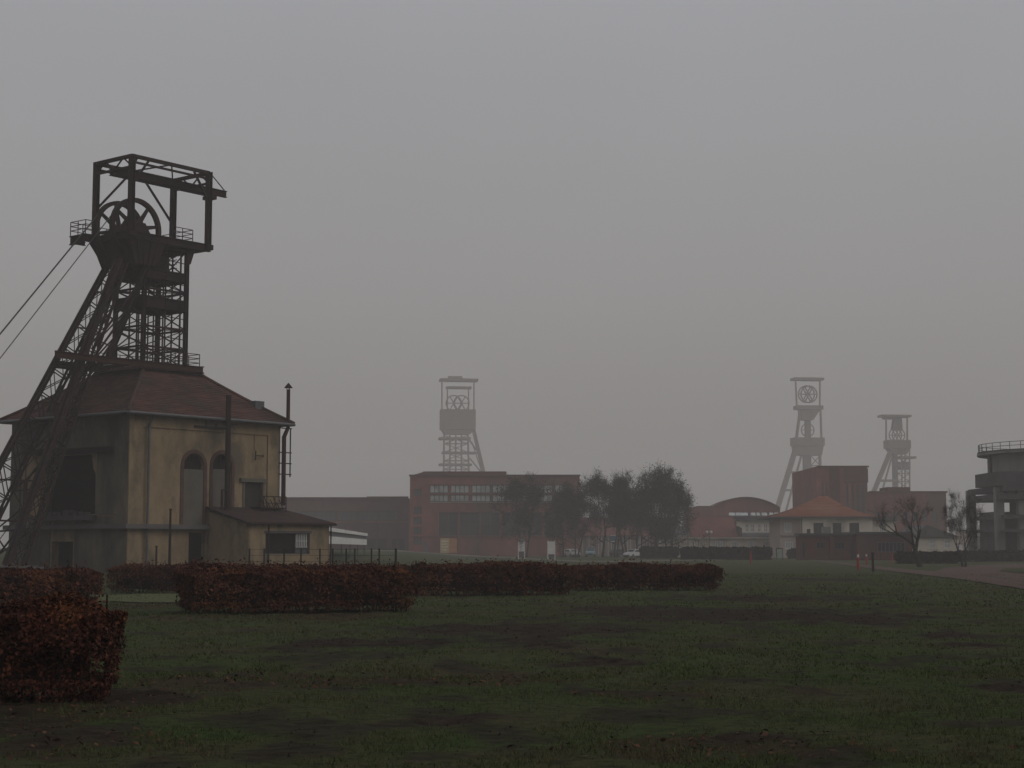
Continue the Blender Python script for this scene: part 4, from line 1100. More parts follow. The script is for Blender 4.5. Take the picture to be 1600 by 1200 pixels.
# concrete tank on its frame, right edge
TY = 225; TC = Vector((lat(1672, 740) * TY, TY, 0)); PXM = TY / F_PX
tank = thing('concrete_tank', TC, 'round concrete tank with railed deck raised on a heavy column frame', 'tank')
RZ = lambda py: EYE + slope(py) * TY
def disc(mb, r0, r1, z0, z1, n=56):
    for i in range(n):
        a0, a1 = 2 * math.pi * i / n, 2 * math.pi * (i + 1) / n
        P = lambda r, a, z: TC + Vector((r * math.cos(a), r * math.sin(a), z))
        mb.box8([P(r0, a0, z0), P(r1, a0, z0), P(r1, a1, z0), P(r0, a1, z0), P(r0, a0, z1), P(r1, a0, z1), P(r1, a1, z1), P(r0, a1, z1)])
RD = 139 * PXM; RB = 124 * PXM
mb = MB(); disc(mb, .5, RD, RZ(712), RZ(706)); mb.build('deck', concrete_dk, tank)
mb = MB(); disc(mb, .5, RB, RZ(764), RZ(712.2)); mb.build('drum', concrete, tank)
mb = MB(); n = 44
for i in range(n):
    a = 2 * math.pi * i / n; p = TC + Vector((RD * .985 * math.cos(a), RD * .985 * math.sin(a), RZ(706))); mb.bar(p, p + UP * 1.0, .07)
for t in (.5, 1.0): disc(mb, RD * .98, RD * .99, RZ(706) + t - .04, RZ(706) + t + .03)
mb.build('railing', zinc, tank)
mb = MB(); disc(mb, RD - .02, RD + .06, RZ(711.5), RZ(708.5)); mb.build('deck_edge', concrete, tank)
a_ = math.radians(180 + 3); rp = TC + Vector((math.cos(a_), math.sin(a_), 0)) * (RB + .15)
mb = MB(); mb.tube([rp + UP * RZ(752), rp + UP * RZ(712)], .13, 6); mb.build('drain_pipe', steel_red, tank)
FW = 11.6
for (x, yy) in [(-FW, -FW * .55), (-FW + 2.7, -FW * .62), (-FW + 3.6, -FW * .62), (-2, -FW * .62), (4, -FW * .62), (FW, -FW * .6), (-FW, FW * .6), (-4, FW * .6), (4, FW * .6), (FW, FW * .6)]:
    mb = MB(); mb.box(TC.x + x - .55, TC.x + x + .55, TC.y + yy - .55, TC.y + yy + .55, -.3, RZ(764)); mb.build('column', concrete, tank)
for (za, zb, sc_) in ((770, 762, 1.0), (783, 774, 1.03), (812, 806, .99), (832, 828, 1.0)):
    mb = MB(); f = FW * sc_
    for yy in (-FW * .66, FW * .66): mb.box(TC.x - f, TC.x + f, TC.y + yy - .7, TC.y + yy + .7, RZ(za), RZ(zb))
    for x in (-f + .71, f - .71): mb.box(TC.x + x - .7, TC.x + x + .7, TC.y - FW * .66 + .71, TC.y + FW * .66 - .71, RZ(za), RZ(zb))
    mb.build('ring_beam', concrete_dk, tank)
mb = MB(); mb.box(TC.x - FW - .7, TC.x - FW + 3.2, TC.y - FW * .7, TC.y + 2, RZ(762) + .02, RZ(741)); mb.build('side_chamber', concrete_dk, tank)
mb = MB(); mb.box(TC.x - FW + 5.0, TC.x + FW, TC.y - FW * .5, TC.y + FW * .5, -.3, RZ(784)); mb.box(TC.x - FW + .8, TC.x - FW + 5, TC.y - 1, TC.y + FW * .5, -.3, RZ(800)); mb.build('plant_room', concrete_dk, tank)
mb = MB(); mb.box(TC.x - FW + 5.2, TC.x + 2, TC.y - FW * .52, TC.y - FW * .5 - .003, RZ(822), RZ(792)); mb.build('louvre', concrete, tank)
pp = TC + Vector((RB * math.cos(math.radians(240)), RB * math.sin(math.radians(240)), 0)); cn_ = Vector((math.cos(math.radians(240)), math.sin(math.radians(240)), 0)); tt_ = Vector((-cn_.y, cn_.x, 0))
mb = MB(); mb.prism([pp + cn_ * .2 + tt_ * k + UP * z for k, z in ((-2.0, RZ(739)), (1.5, RZ(739)), (1.5, RZ(714)), (-2.0, RZ(714)))], cn_ * .1); sg = mb.build('sign_panel', panel_blue, tank)
mb = MB(); b0 = pp + cn_ * .32 - tt_ * 1.45 + UP * RZ(734); 
mb.bar(b0 , b0 + tt_ * .35 + UP * 1.0, .12, .03, cn_); mb.bar(b0 + tt_ * .7, b0 + tt_ * .35 + UP * 1.0, .12, .03, cn_); mb.bar(b0 + tt_ * .15 + UP * .38, b0 + tt_ * .55 + UP * .38, .1, .03, cn_)
mb.build('lettering', ink, sg)

# ------------------------------------------------------------------ far headframes
class FarFrame:
    def __init__(s, px, Y, dz, label):
        s.Y = Y; s.dz = dz; s.F = Frame((lat(px, 700) * Y, Y), 82)
        s.o = thing('headframe', s.F.w(0, 0, 0), label, 'headframe', 'pit headframes')
    def P(s, px, py, v): u, z = s.F.on_v(px, py, v); return s.F.w(u, v, z)
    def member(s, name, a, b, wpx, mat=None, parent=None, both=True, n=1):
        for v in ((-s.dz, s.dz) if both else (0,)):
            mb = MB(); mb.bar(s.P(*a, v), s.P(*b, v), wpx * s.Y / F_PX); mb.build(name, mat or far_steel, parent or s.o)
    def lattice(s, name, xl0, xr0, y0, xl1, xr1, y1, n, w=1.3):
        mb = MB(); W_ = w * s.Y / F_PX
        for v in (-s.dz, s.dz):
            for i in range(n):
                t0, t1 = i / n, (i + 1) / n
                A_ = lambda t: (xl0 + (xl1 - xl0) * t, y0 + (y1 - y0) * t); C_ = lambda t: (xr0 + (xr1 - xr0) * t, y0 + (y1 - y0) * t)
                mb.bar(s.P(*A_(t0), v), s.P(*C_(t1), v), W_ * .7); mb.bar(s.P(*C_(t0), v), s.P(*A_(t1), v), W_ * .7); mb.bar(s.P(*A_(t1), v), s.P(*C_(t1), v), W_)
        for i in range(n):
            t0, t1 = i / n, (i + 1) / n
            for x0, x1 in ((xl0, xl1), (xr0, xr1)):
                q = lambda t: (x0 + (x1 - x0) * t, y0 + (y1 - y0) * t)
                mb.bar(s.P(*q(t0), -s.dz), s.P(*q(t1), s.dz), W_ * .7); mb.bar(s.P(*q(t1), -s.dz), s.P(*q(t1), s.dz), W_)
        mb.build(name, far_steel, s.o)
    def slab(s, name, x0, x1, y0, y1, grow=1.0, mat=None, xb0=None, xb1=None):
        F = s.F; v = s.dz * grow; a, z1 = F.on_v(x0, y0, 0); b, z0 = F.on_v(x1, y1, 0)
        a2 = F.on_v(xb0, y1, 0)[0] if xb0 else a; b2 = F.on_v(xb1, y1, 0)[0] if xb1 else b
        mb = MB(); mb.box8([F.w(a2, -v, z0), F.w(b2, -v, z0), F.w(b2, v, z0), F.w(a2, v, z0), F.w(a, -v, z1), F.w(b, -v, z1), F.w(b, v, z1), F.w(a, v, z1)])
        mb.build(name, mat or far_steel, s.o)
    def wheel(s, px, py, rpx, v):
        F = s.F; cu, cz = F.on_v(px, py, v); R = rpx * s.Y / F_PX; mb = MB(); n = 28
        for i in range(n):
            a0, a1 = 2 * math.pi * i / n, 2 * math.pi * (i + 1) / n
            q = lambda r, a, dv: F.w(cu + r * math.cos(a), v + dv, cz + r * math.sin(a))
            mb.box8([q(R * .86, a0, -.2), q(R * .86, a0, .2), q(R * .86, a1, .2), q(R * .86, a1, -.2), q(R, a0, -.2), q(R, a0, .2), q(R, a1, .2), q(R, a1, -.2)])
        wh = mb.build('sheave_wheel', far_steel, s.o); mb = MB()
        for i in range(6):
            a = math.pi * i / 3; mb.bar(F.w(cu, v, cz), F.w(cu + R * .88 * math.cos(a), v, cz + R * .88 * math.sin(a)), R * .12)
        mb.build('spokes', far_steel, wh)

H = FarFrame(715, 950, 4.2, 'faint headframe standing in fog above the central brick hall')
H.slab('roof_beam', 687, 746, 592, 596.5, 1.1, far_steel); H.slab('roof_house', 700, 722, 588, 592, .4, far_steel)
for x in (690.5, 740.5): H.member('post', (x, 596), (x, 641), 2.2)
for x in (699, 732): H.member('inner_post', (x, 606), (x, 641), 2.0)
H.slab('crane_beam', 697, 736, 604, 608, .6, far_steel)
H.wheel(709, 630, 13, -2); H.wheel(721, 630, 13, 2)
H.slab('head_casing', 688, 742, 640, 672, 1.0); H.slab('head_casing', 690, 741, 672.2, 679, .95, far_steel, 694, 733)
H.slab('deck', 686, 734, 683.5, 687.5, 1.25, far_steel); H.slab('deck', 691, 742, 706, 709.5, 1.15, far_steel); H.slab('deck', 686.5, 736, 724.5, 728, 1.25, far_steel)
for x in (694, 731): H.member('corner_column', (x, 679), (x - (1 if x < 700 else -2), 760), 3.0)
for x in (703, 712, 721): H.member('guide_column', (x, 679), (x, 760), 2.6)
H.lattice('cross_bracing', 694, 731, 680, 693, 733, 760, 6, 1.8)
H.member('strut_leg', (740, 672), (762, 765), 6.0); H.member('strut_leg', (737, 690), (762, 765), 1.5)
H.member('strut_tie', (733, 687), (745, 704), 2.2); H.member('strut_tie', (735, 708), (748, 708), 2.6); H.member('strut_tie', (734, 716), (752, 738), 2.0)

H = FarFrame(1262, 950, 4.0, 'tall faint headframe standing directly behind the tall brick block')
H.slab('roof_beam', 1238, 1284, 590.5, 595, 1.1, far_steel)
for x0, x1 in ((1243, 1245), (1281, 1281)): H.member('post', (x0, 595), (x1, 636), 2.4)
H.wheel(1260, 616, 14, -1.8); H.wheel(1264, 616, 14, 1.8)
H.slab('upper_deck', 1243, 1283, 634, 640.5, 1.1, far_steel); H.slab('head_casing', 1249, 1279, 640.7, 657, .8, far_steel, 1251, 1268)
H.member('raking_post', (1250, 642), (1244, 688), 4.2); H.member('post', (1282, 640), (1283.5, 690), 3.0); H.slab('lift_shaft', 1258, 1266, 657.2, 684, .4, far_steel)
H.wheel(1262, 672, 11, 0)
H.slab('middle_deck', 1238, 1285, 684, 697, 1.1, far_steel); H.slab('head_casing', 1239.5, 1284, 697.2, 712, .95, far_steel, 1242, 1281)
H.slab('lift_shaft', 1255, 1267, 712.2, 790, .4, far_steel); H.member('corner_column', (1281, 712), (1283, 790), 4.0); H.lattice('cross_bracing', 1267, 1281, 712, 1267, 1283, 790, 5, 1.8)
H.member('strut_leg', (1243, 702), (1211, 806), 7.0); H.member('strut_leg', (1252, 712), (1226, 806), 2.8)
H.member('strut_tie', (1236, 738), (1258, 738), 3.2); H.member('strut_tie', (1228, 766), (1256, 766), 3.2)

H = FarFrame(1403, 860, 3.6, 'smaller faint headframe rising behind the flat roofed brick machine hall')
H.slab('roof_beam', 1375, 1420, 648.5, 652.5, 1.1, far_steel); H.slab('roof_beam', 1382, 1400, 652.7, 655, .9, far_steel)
for x in (1384.5, 1417.5): H.member('post', (x, 652), (x, 690), 2.4)
H.slab('inner_casing', 1396, 1408, 653, 672, .4, far_steel, 1393, 1409); H.wheel(1399, 680, 11, -1.5); H.wheel(1404, 680, 11, 1.5)
H.slab('head_casing', 1384, 1419.5, 688, 701, 1.0, far_steel); H.slab('head_casing', 1386, 1418, 701.2, 710, .9, far_steel, 1394, 1414)
H.slab('deck', 1402, 1427, 713.5, 717, 1.25, far_steel); H.slab('lift_shaft', 1395.5, 1402, 708, 790, .6, far_steel)
for x in (1409, 1414, 1421): H.member('corner_column', (x, 700), (x + .5, 790), 2.0)
H.lattice('cross_bracing', 1402, 1421, 702, 1402, 1422, 790, 7, 1.5); H.slab('cage_panel', 1404, 1420, 722, 734, .7, zinc)
H.member('strut_leg', (1391, 706), (1356, 790), 6.0); H.member('strut_leg', (1394, 712), (1372, 790), 2.2)
H.member('strut_tie', (1372, 751), (1398, 751), 3.6)

# ------------------------------------------------------------------ hedges
def leaf_quads(P, Nrm, size, jit):
    """rhombic leaves at points P with rough normals Nrm"""
    n = len(P)
    nr = Nrm + rng.normal(0, jit, (n, 3)); nr /= np.linalg.norm(nr, axis=1, keepdims=True) + 1e-9
    t = np.cross(nr, rng.normal(0, 1, (n, 3))); t /= np.linalg.norm(t, axis=1, keepdims=True) + 1e-9
    b = np.cross(nr, t); s = size * rng.uniform(.6, 1.35, (n, 1))
    V = np.stack([P - t * s * .5, P + b * s * .28, P + t * s * .5, P - b * s * .28], 1)
    V[:, 1] += nr * s * .08; V[:, 3] += nr * s * .08
    return V.reshape(-1, 3)
DM, LM = 2.6, .72
def hedge(name, p0, p1, width, h, dens, leaf, label, mat, cat='hedge', group=None, seed=1, gap=.28, sparse_bottom=.25):
    """clipped hedge from ground point p0 to p1 (front edge), width goes away from the camera"""
    r = np.random.default_rng(seed)
    a = np.array([p0[0], p0[1]]); b = np.array([p1[0], p1[1]]); L_ = np.linalg.norm(b - a); d = (b - a) / L_; nrm = np.array([-d[1], d[0]])
    if nrm[1] < 0: nrm = -nrm
    o = thing(name, (float(a[0]), float(a[1]), float(gz(a[0], a[1]))), label, cat, group)
    z0 = float(gz((a[0] + b[0]) / 2, (a[1] + b[1]) / 2))
    def topz(s, q):
        ed = np.minimum(np.minimum(s, L_ - s), np.minimum(q, width - q)); rd = .16 * np.clip(1 - ed / .35, 0, 1) ** 1.6
        return h * (1 + .16 * (fbm(s * .45 + seed * 7, q * .8 + seed, 3) - .5) + .26 * (fbm(s * 2.2 + seed, q * 2.2 + 5, 4) - .5)) - rd
    def bulge(s, z): return .45 * (fbm(s * .7 + seed * 3, z * 1.1 + 2, 3) - .5) + .45 * (fbm(s * 2.8 + seed * 3, z * 2.6 + 2, 3) - .5) + .16 * np.sin(z / h * 2.6) - .08
    areas = np.array([L_ * h, L_ * h * .6, L_ * width, width * h, width * h]); N_ = int(dens * DM * areas.sum()); leaf = leaf * LM if leaf < .3 else leaf
    ch = r.choice(5, N_, p=areas / areas.sum())
    s = r.random(N_) * L_; q = r.random(N_) * width; zz = gap * h + (1 - gap) * h * r.random(N_) ** .6
    low = r.random(N_) < sparse_bottom; zz = np.where(low & (ch != 2), h * gap * r.random(N_) ** .6, zz)
    depth = np.abs(r.normal(0, .10, N_)) * np.clip(leaf / .09, 1, 2)
    Nn = np.zeros((N_, 3)); S_ = s.copy(); Q = q.copy(); Z = zz.copy()
    bl = bulge(s, zz); be = bulge(q, zz)
    m = ch == 0; Q[m] = (-bl + depth)[m]; Nn[m] = [-nrm[0], -nrm[1], .35]
    m = ch == 1; Q[m] = (width + bl - depth)[m]; Nn[m] = [nrm[0], nrm[1], .35]
    m = ch == 2; Z[m] = (topz(s, q) - depth * .8)[m]; Nn[m] = [0, 0, 1]
    m = ch == 3; S_[m] = (-be + depth)[m]; Nn[m] = [-d[0], -d[1], .35]
    m = ch == 4; S_[m] = (L_ + be - depth)[m]; Nn[m] = [d[0], d[1], .35]
    Z = np.minimum(Z, topz(S_, Q)); stray = r.random(N_) < .03; Z = Z + stray * (ch == 2) * r.random(N_) * .22
    XY = a + np.outer(S_, d) + np.outer(Q, nrm)
    dn = fbm(S_ * 2.4 + seed * 5 + Q * .7, Z * 3.2 + seed, 3); kp = (r.random(N_) < np.clip((dn - .27) * 7 + .3 * (Z > .75 * h), .45 if leaf < .08 else .15, 1)) & (r.random(N_) < np.clip(.38 + Z / h * 1.1, 0, 1)); XY = XY[kp]; Z = Z[kp]; Nn = Nn[kp]; N_ = len(Z)
    P = np.column_stack([XY, Z + z0])
    np_mesh('foliage', leaf_quads(P, Nn, leaf, .65), 4, mat, o)
    # twiggy core, lumpy
    mb = MB(); n = max(4, int(L_ / .5)); ring = []
    for i in range(n + 1):
        s_ = L_ * i / n; s_ = min(max(s_, .22), L_ - .22); rr = []
        for (q_, z_) in ((.3, .14 * h), (width - .3, .14 * h), (width - .17, .7 * h), (width - .3, h - .2), (.3, h - .2), (.17, .7 * h)):
            j = r.normal(0, .04, 2); p = a + d * s_ + nrm * (q_ + j[0]); rr.append((p[0], p[1], z0 + z_ + j[1]))
        ring.append(rr)
    vs_ = [p for rr in ring for p in rr]; fs = [[i * 6 + k, i * 6 + (k + 1) % 6, (i + 1) * 6 + (k + 1) % 6, (i + 1) * 6 + k] for i in range(n) for k in range(6)] + [[0, 1, 2, 3, 4, 5], [n * 6 + k for k in range(5, -1, -1)]]
    mb.add(vs_, fs)
    ns = int(L_ / .12)
    for i in range(ns):
        s_ = r.random() * L_; q_ = .15 + (width - .3) * r.random(); p = a + d * s_ + nrm * q_; l_ = r.normal(0, .12, 2)
        mb.bar((p[0], p[1], z0 - .03), (p[0] + l_[0], p[1] + l_[1], z0 + (.6 + .5 * (i % 5 == 0)) * h), .015 + .02 * r.random())
        if i % 2 == 0: mb.bar((p[0] + l_[0] * .4, p[1] + l_[1] * .4, z0 + .2 * h), (p[0] - l_[1] * 1.5, p[1] + l_[0], z0 + .65 * h), .012)
    mb.build('branches', hedge_core, o)
    return o
G_ = 'copper leaved hedges around the lawn'
g = lambda px, py: gp(px, py)
a, b = g(-150, 1112), g(152, 1102); hedge('clipped_hedge', (-9.5, a.y + .1), (b.x, b.y), 1.3, 1.06, 2300, .075, 'nearest copper hedge with orange-brown top at the left edge', hedge_red, group=G_, seed=1, gap=.25)
a, b = g(-300, 962), g(158, 950); hedge('clipped_hedge', a, b, 1.6, 1.13, 520, .12, 'second copper hedge at the left edge just behind the nearest one', hedge_red, group=G_, seed=2)
a, b = g(302, 961), g(645, 956); hedge('clipped_hedge', a, b, 2.6, 1.16, 560, .12, 'middle copper hedge standing forward of the others below the lean-to', hedge_red, group=G_, seed=3)
a, b = g(168, 926), g(655, 929); hedge('clipped_hedge', a, b, 1.6, 1.04, 300, .15, 'rear copper hedge behind the pale path strip below the ochre hall', hedge_red, group=G_, seed=4)
a, b = g(657, 932), g(893, 930); hedge('clipped_hedge', a, b, 1.9, 1.12, 400, .14, 'copper hedge continuing right from the middle hedge below the brick hall', hedge_red, group=G_, seed=5)
a, b = g(896, 923), g(1127, 922); hedge('clipped_hedge', a, b, 1.9, 1.0, 360, .15, 'rightmost dark copper hedge ending in a rounded corner on the lawn', hedge_red, group=G_, seed=6)
G2 = 'dark hedges by the far road'
a, b = g(1406, 881), g(1500, 881); hedge('dark_hedge', a, b, 2.2, 1.2, 60, .35, 'dark brown hedge under the leaning bare tree', hedge_grn, group=G2, seed=7, gap=.05)
a, b = g(1496, 878), g(1680, 877); hedge('dark_hedge', a, b, 2.2, 1.25, 50, .35, 'dark hedge in front of the concrete tank at the right edge', hedge_grn, group=G2, seed=8, gap=.05)
a, b = g(1066, 875), g(1206, 875); hedge('dark_hedge', a, b, 2.4, 1.65, 34, .5, 'dark hedge in front of the low white building', hedge_grn, group=G2, seed=9, gap=.05)
a, b = g(1003, 873), g(1060, 873); hedge('dark_hedge', a, b, 2.4, 1.75, 34, .5, 'short dark hedge under the rightmost big tree of the group', hedge_grn, group=G2, seed=10, gap=.05)
a, b = g(1234, 873), g(1247, 873); hedge('dark_hedge', a, b, 2.0, 1.4, 40, .45, 'small dark bush beside the left end of the pavilion', hedge_grn, cat='bush', group=G2, seed=11, gap=.05)

# ------------------------------------------------------------------ trees
def tree(base, H, spread, label, seed, lean=(0, 0), forks=1, leaves=2500, leaf=.34, bare=False, crown_lo=.3, name='tree', group=None, trunk_r=None, thick=1.0, flat=1.0):
    leaves = int(leaves * .95)
    r = random.Random(seed); o = thing(name, base, label, 'tree', group)
    mb = MB(); tips = []; jt = .10 if bare else .14
    def branch(p, d, L_, rad, lev):
        pts = [p]; rads = [rad]; n = 4
        for i in range(n):
            d = (d + Vector((r.gauss(0, jt), r.gauss(0, jt), r.gauss(0, .07) + .05))).normalized()
            p = p + d * L_ / n; pts.append(p); rads.append(rad * (1 - .5 * (i + 1) / n))
            if lev >= 1 and i >= 1: tips.append((p, lev))
        mb.tube(pts, rads, 6 if lev == 0 else 4 if lev < 3 else 3, cap=lev == 0)
        if lev < 5:
            k = r.choice((2, 3, 3)) if lev else 3 + (r.random() < .5)
            if lev == 0 and not bare:
                for j in range(5 if crown_lo < .2 else 2):
                    az = r.uniform(0, 6.28); q_ = Vector((math.cos(az), math.sin(az) * .8, r.uniform(-.05, .35))).normalized()
                    branch(pts[r.choice((2, 3, 4))], q_, H * r.uniform(.12, .2), rad * .35, 2)
            for j in range(k):
                ang = r.uniform(.35, .85) if lev else r.uniform(.25, .65); az = r.uniform(0, 2 * math.pi)
                s_ = d.cross(Vector((0, 0, 1)) if abs(d.z) < .95 else Vector((1, 0, 0))).normalized(); s_ = Matrix.Rotation(az, 3, d) @ s_
                nd = (d * math.cos(ang) + s_ * math.sin(ang)); nd.z += .12; nd.normalize()
                st = pts[-1] if j == 0 else pts[r.choice((2, 3, 4))]
                branch(st, nd, L_ * r.uniform(.6, .82), rads[-1] * r.uniform(.6, .85) if st is pts[-1] else rad * .45, lev + 1)
    R = trunk_r or H * .018
    for k in range(forks):
        dd = Vector((lean[0] + (0 if forks == 1 else (k - (forks - 1) / 2) * .42), lean[1] + r.uniform(-.1, .1), 1)).normalized()
        branch(Vector(base) + Vector(((k - (forks - 1) / 2) * R * 1.1, 0, -.2)), dd, H * (.24 if not bare else .27), R / (forks ** .4) * thick, 0)
    # normalise the skeleton to the wanted height and spread
    top = max(v.z for v in mb.v) - base[2]; xs = [v.x - base[0] for v in mb.v]; w_ = max(xs) - min(xs); cx = (max(xs) + min(xs)) / 2
    sz = H * .97 / top; sx = spread * .95 / w_
    def fit(v):
        hgt = max(0, min(1, (v.z - base[2]) / top * 2.2)); f = 1 + (sx - 1) * hgt
        return Vector((base[0] + (v.x - base[0] - cx * hgt * (0 if lean[0] else 1)) * f, base[1] + (v.y - base[1]) * f, base[2] + (v.z - base[2]) * sz))
    mb.v = [fit(v) for v in mb.v]
    mb.build('trunk', bark_far if not bare else bark, o, smooth=True)
    T = [(fit(p), l) for p, l in tips]
    if not bare:
        c = [p for p, l in T if l >= 2 and p.z > base[2] + H * crown_lo]; cl_ = [p for p, l in T if l >= 1 and p.z > base[2] + H * crown_lo * 1.2]; c += cl_ * 2
        rr = np.random.default_rng(seed); C = np.array([tuple(p) for p in c]); w8 = rr.random(len(C)) ** 3 + .03
        ix = rr.choice(len(C), leaves, p=w8 / w8.sum())
        P = C[ix] + rr.normal(0, 1, (leaves, 3)) * np.array([.42, .42, .42]) * H / 15
        np_mesh('crown', leaf_quads(P, np.tile([0, 0, 1.0], (leaves, 1)), leaf * .62, 1.2), 4, fol_dark, o)
    if True:
        tw = .008 if bare else .035
        rr = np.random.default_rng(seed); C = np.array([tuple(p) for p, l in T if l >= 3]); C = C if len(C) < 900 or bare else C[rr.choice(len(C), 900, replace=False)]; n = len(C) * (3 if bare else 4)
        ix = rr.integers(0, len(C), n); A_ = C[ix]; D = rr.normal(0, 1, (n, 3)) + [0, 0, .8]; D /= np.linalg.norm(D, axis=1, keepdims=True)
        Ln = rr.uniform(.3, 1.0, (n, 1)) * H / 8; sd_ = np.cross(D, rr.normal(0, 1, (n, 3))); sd_ /= np.linalg.norm(sd_, axis=1, keepdims=True)
        V = np.stack([A_ - sd_ * tw, A_ + sd_ * tw, A_ + D * Ln], 1).reshape(-1, 3)
        np_mesh('twigs', V, 3, bark, o)
    return o
def tbase(px, Y): return (lat(px, 865) * Y, Y, float(gz(lat(px, 865) * Y, Y)))
M_ = lambda px, Y: px * Y / F_PX
GT = 'trees in front of the brick hall'
tree(tbase(822, 300), M_(134, 300), M_(112, 300), 'leftmost broad tree in front of the brick hall, behind the notice boards', 21, leaves=11000, leaf=.42, crown_lo=.12, group=GT, forks=2)
tree(tbase(880, 305), M_(120, 305), M_(52, 305), 'narrow dark tree second from left before the brick hall', 22, leaves=7500, leaf=.42, crown_lo=.14, group=GT)
tree(tbase(901, 295), M_(128, 295), M_(84, 295), 'third tree of the row, above the left white car', 23, leaves=7500, leaf=.38, crown_lo=.2, group=GT, forks=2)
tree(tbase(941, 300), M_(138, 300), M_(82, 300), 'single stemmed tree in the middle of the row', 24, leaves=6500, leaf=.36, crown_lo=.3, group=GT)
tree(tbase(962, 305), M_(134, 305), M_(56, 305), 'forked tree behind the blue sign', 25, leaves=5500, leaf=.36, crown_lo=.3, group=GT, forks=2)
tree(tbase(978, 295), M_(137, 295), M_(60, 295), 'V-stemmed tree just left of the front white car', 26, leaves=6500, leaf=.36, crown_lo=.3, group=GT, forks=2)
tree(tbase(998, 298), M_(140, 298), M_(62, 298), 'tree whose trunk crosses the front white car', 27, leaves=6500, leaf=.36, crown_lo=.3, group=GT, forks=2)
tree(tbase(1024, 292), M_(148, 292), M_(92, 292), 'big dense tree second from the right end of the row', 28, leaves=10000, leaf=.42, crown_lo=.14, group=GT, forks=2)
tree(tbase(1050, 290), M_(146, 290), M_(112, 290), 'rightmost and tallest dense tree of the row', 29, leaves=12500, leaf=.42, crown_lo=.14, group=GT, forks=2)
tree(tbase(1437, 150), M_(110, 150), M_(104, 150), 'bare tree with a leaning trunk in front of the white gabled building', 35, lean=(-.24, 0), bare=True, group='bare trees at the right', trunk_r=.26)
tree(tbase(1506, 148), M_(122, 148), M_(64, 148), 'bare V-shaped tree left of the concrete tank', 32, bare=True, forks=2, group='bare trees at the right', trunk_r=.16)

# ------------------------------------------------------------------ paths
pale = M('pale_gravel', (0.15, 0.135, 0.105), (0.11, 0.10, 0.08), 1.5, 0.95, 0.02)
pink = M('reddish_gravel', (0.105, 0.072, 0.062), (0.07, 0.05, 0.044), 1.2, 0.95, 0.02, c3=(0.06, 0.05, 0.04), scale3=.6, amt3=.6)
dryg = M('dry_grass_strip', (0.085, 0.095, 0.045), (0.055, 0.06, 0.03), 1.5, 0.95, 0.02)
drape('gravel_path', ([(505, 858.2), (580, 860.6), (640, 863), (740, 869.6), (820, 874.2), (905, 878.8), (990, 878.6), (1060, 876.6), (1135, 875.6)],
                      [(505, 857.0), (580, 859.2), (640, 861.4), (740, 868.0), (820, 872.6), (905, 877.0), (990, 877.0), (1060, 875.2), (1135, 874.4)]), pale, .05, 'narrow pale gravel path crossing behind the hedges', 'path', 4)
drape('grass_strip', ([(120, 942), (240, 941.5), (330, 941)], [(120, 931), (240, 931), (330, 931)]), dryg, .03, 'strip of pale dry grass between the hedges', 'grass strip', 6)
drape('gravel_road', ([(1262, 875.2), (1330, 884.5), (1400, 894.0), (1500, 906), (1600, 921.5), (1700, 940)],
                      [(1268, 874.6), (1338, 881.6), (1404, 888.5), (1500, 897.5), (1600, 910), (1700, 925)]), pink, .04, 'reddish gravel road curving in from the right edge', 'road', 8)
drape('gravel_yard', ([(1455, 896), (1500, 900), (1545, 905), (1600, 914), (1640, 920)], [(1478, 887.5), (1510, 884.4), (1545, 882.6), (1600, 881.2), (1640, 880.4)]), pink, .03, 'widened gravel turning area at the right edge', 'road', 10)
drape('grass_island', ([(1562, 893.5), (1590, 896), (1630, 900)], [(1568, 889.5), (1592, 888.4), (1630, 888)]), gm, .06, 'small grass island in the gravel turning area', 'lawn', 5)

# ------------------------------------------------------------------ fence, posts, boards
fn = thing('wire_fence', g(560, 893), 'wire fence on dark posts behind the hedges beside the lean-to', 'fence')
FY = 98.0; fx = [(x, 857) for x in (390, 413, 444, 470.5, 500, 520, 541, 554.5, 580.5, 592.5, 618.5)]
pts = []
for x, yt in fx:
    p = atY(x, yt, FY); mb = MB(); mb.bar((p.x, p.y, -.1), (p.x, p.y, p.z), .13 if x > 610 else .09); mb.build('post', wood_dark, fn); pts.append(p)
mb = MB()
for p, q in zip(pts, pts[1:]):
    for t in (.05, .4, .75): mb.bar((p.x, p.y, p.z - t), (q.x, q.y, q.z - t), .018)
mb.build('wire', cable_m, fn)
for (x, yt, Y, lb, w_) in ((266.5, 797, 100, 'tall dark pole standing before the left part of the ochre hall', .14), (244.5, 855, 100, 'short dark post left of the tall pole', .12), (1363.5, 865, 119, 'dark wooden post beside the two red marker posts', .15)):
    p = atY(x, yt, Y); t_ = thing('wooden_post', (p.x, p.y, 0), lb, 'post'); mb = MB(); mb.box8([(p.x + a * w_ * .55, p.y + b * w_ * .55, -.1) for a, b in ((-1, -1), (1, -1), (1, 1), (-1, 1))] + [(p.x + a * w_ * .4, p.y + b * w_ * .4, p.z) for a, b in ((-1, -1), (1, -1), (1, 1), (-1, 1))]); mb.build('shaft', wood_dark, t_)
    mb = MB(); mb.box(p.x - w_ * .55, p.x + w_ * .55, p.y - w_ * .55, p.y + w_ * .55, p.z + .002, p.z + .08); mb.build('cap', wood_dark, t_)
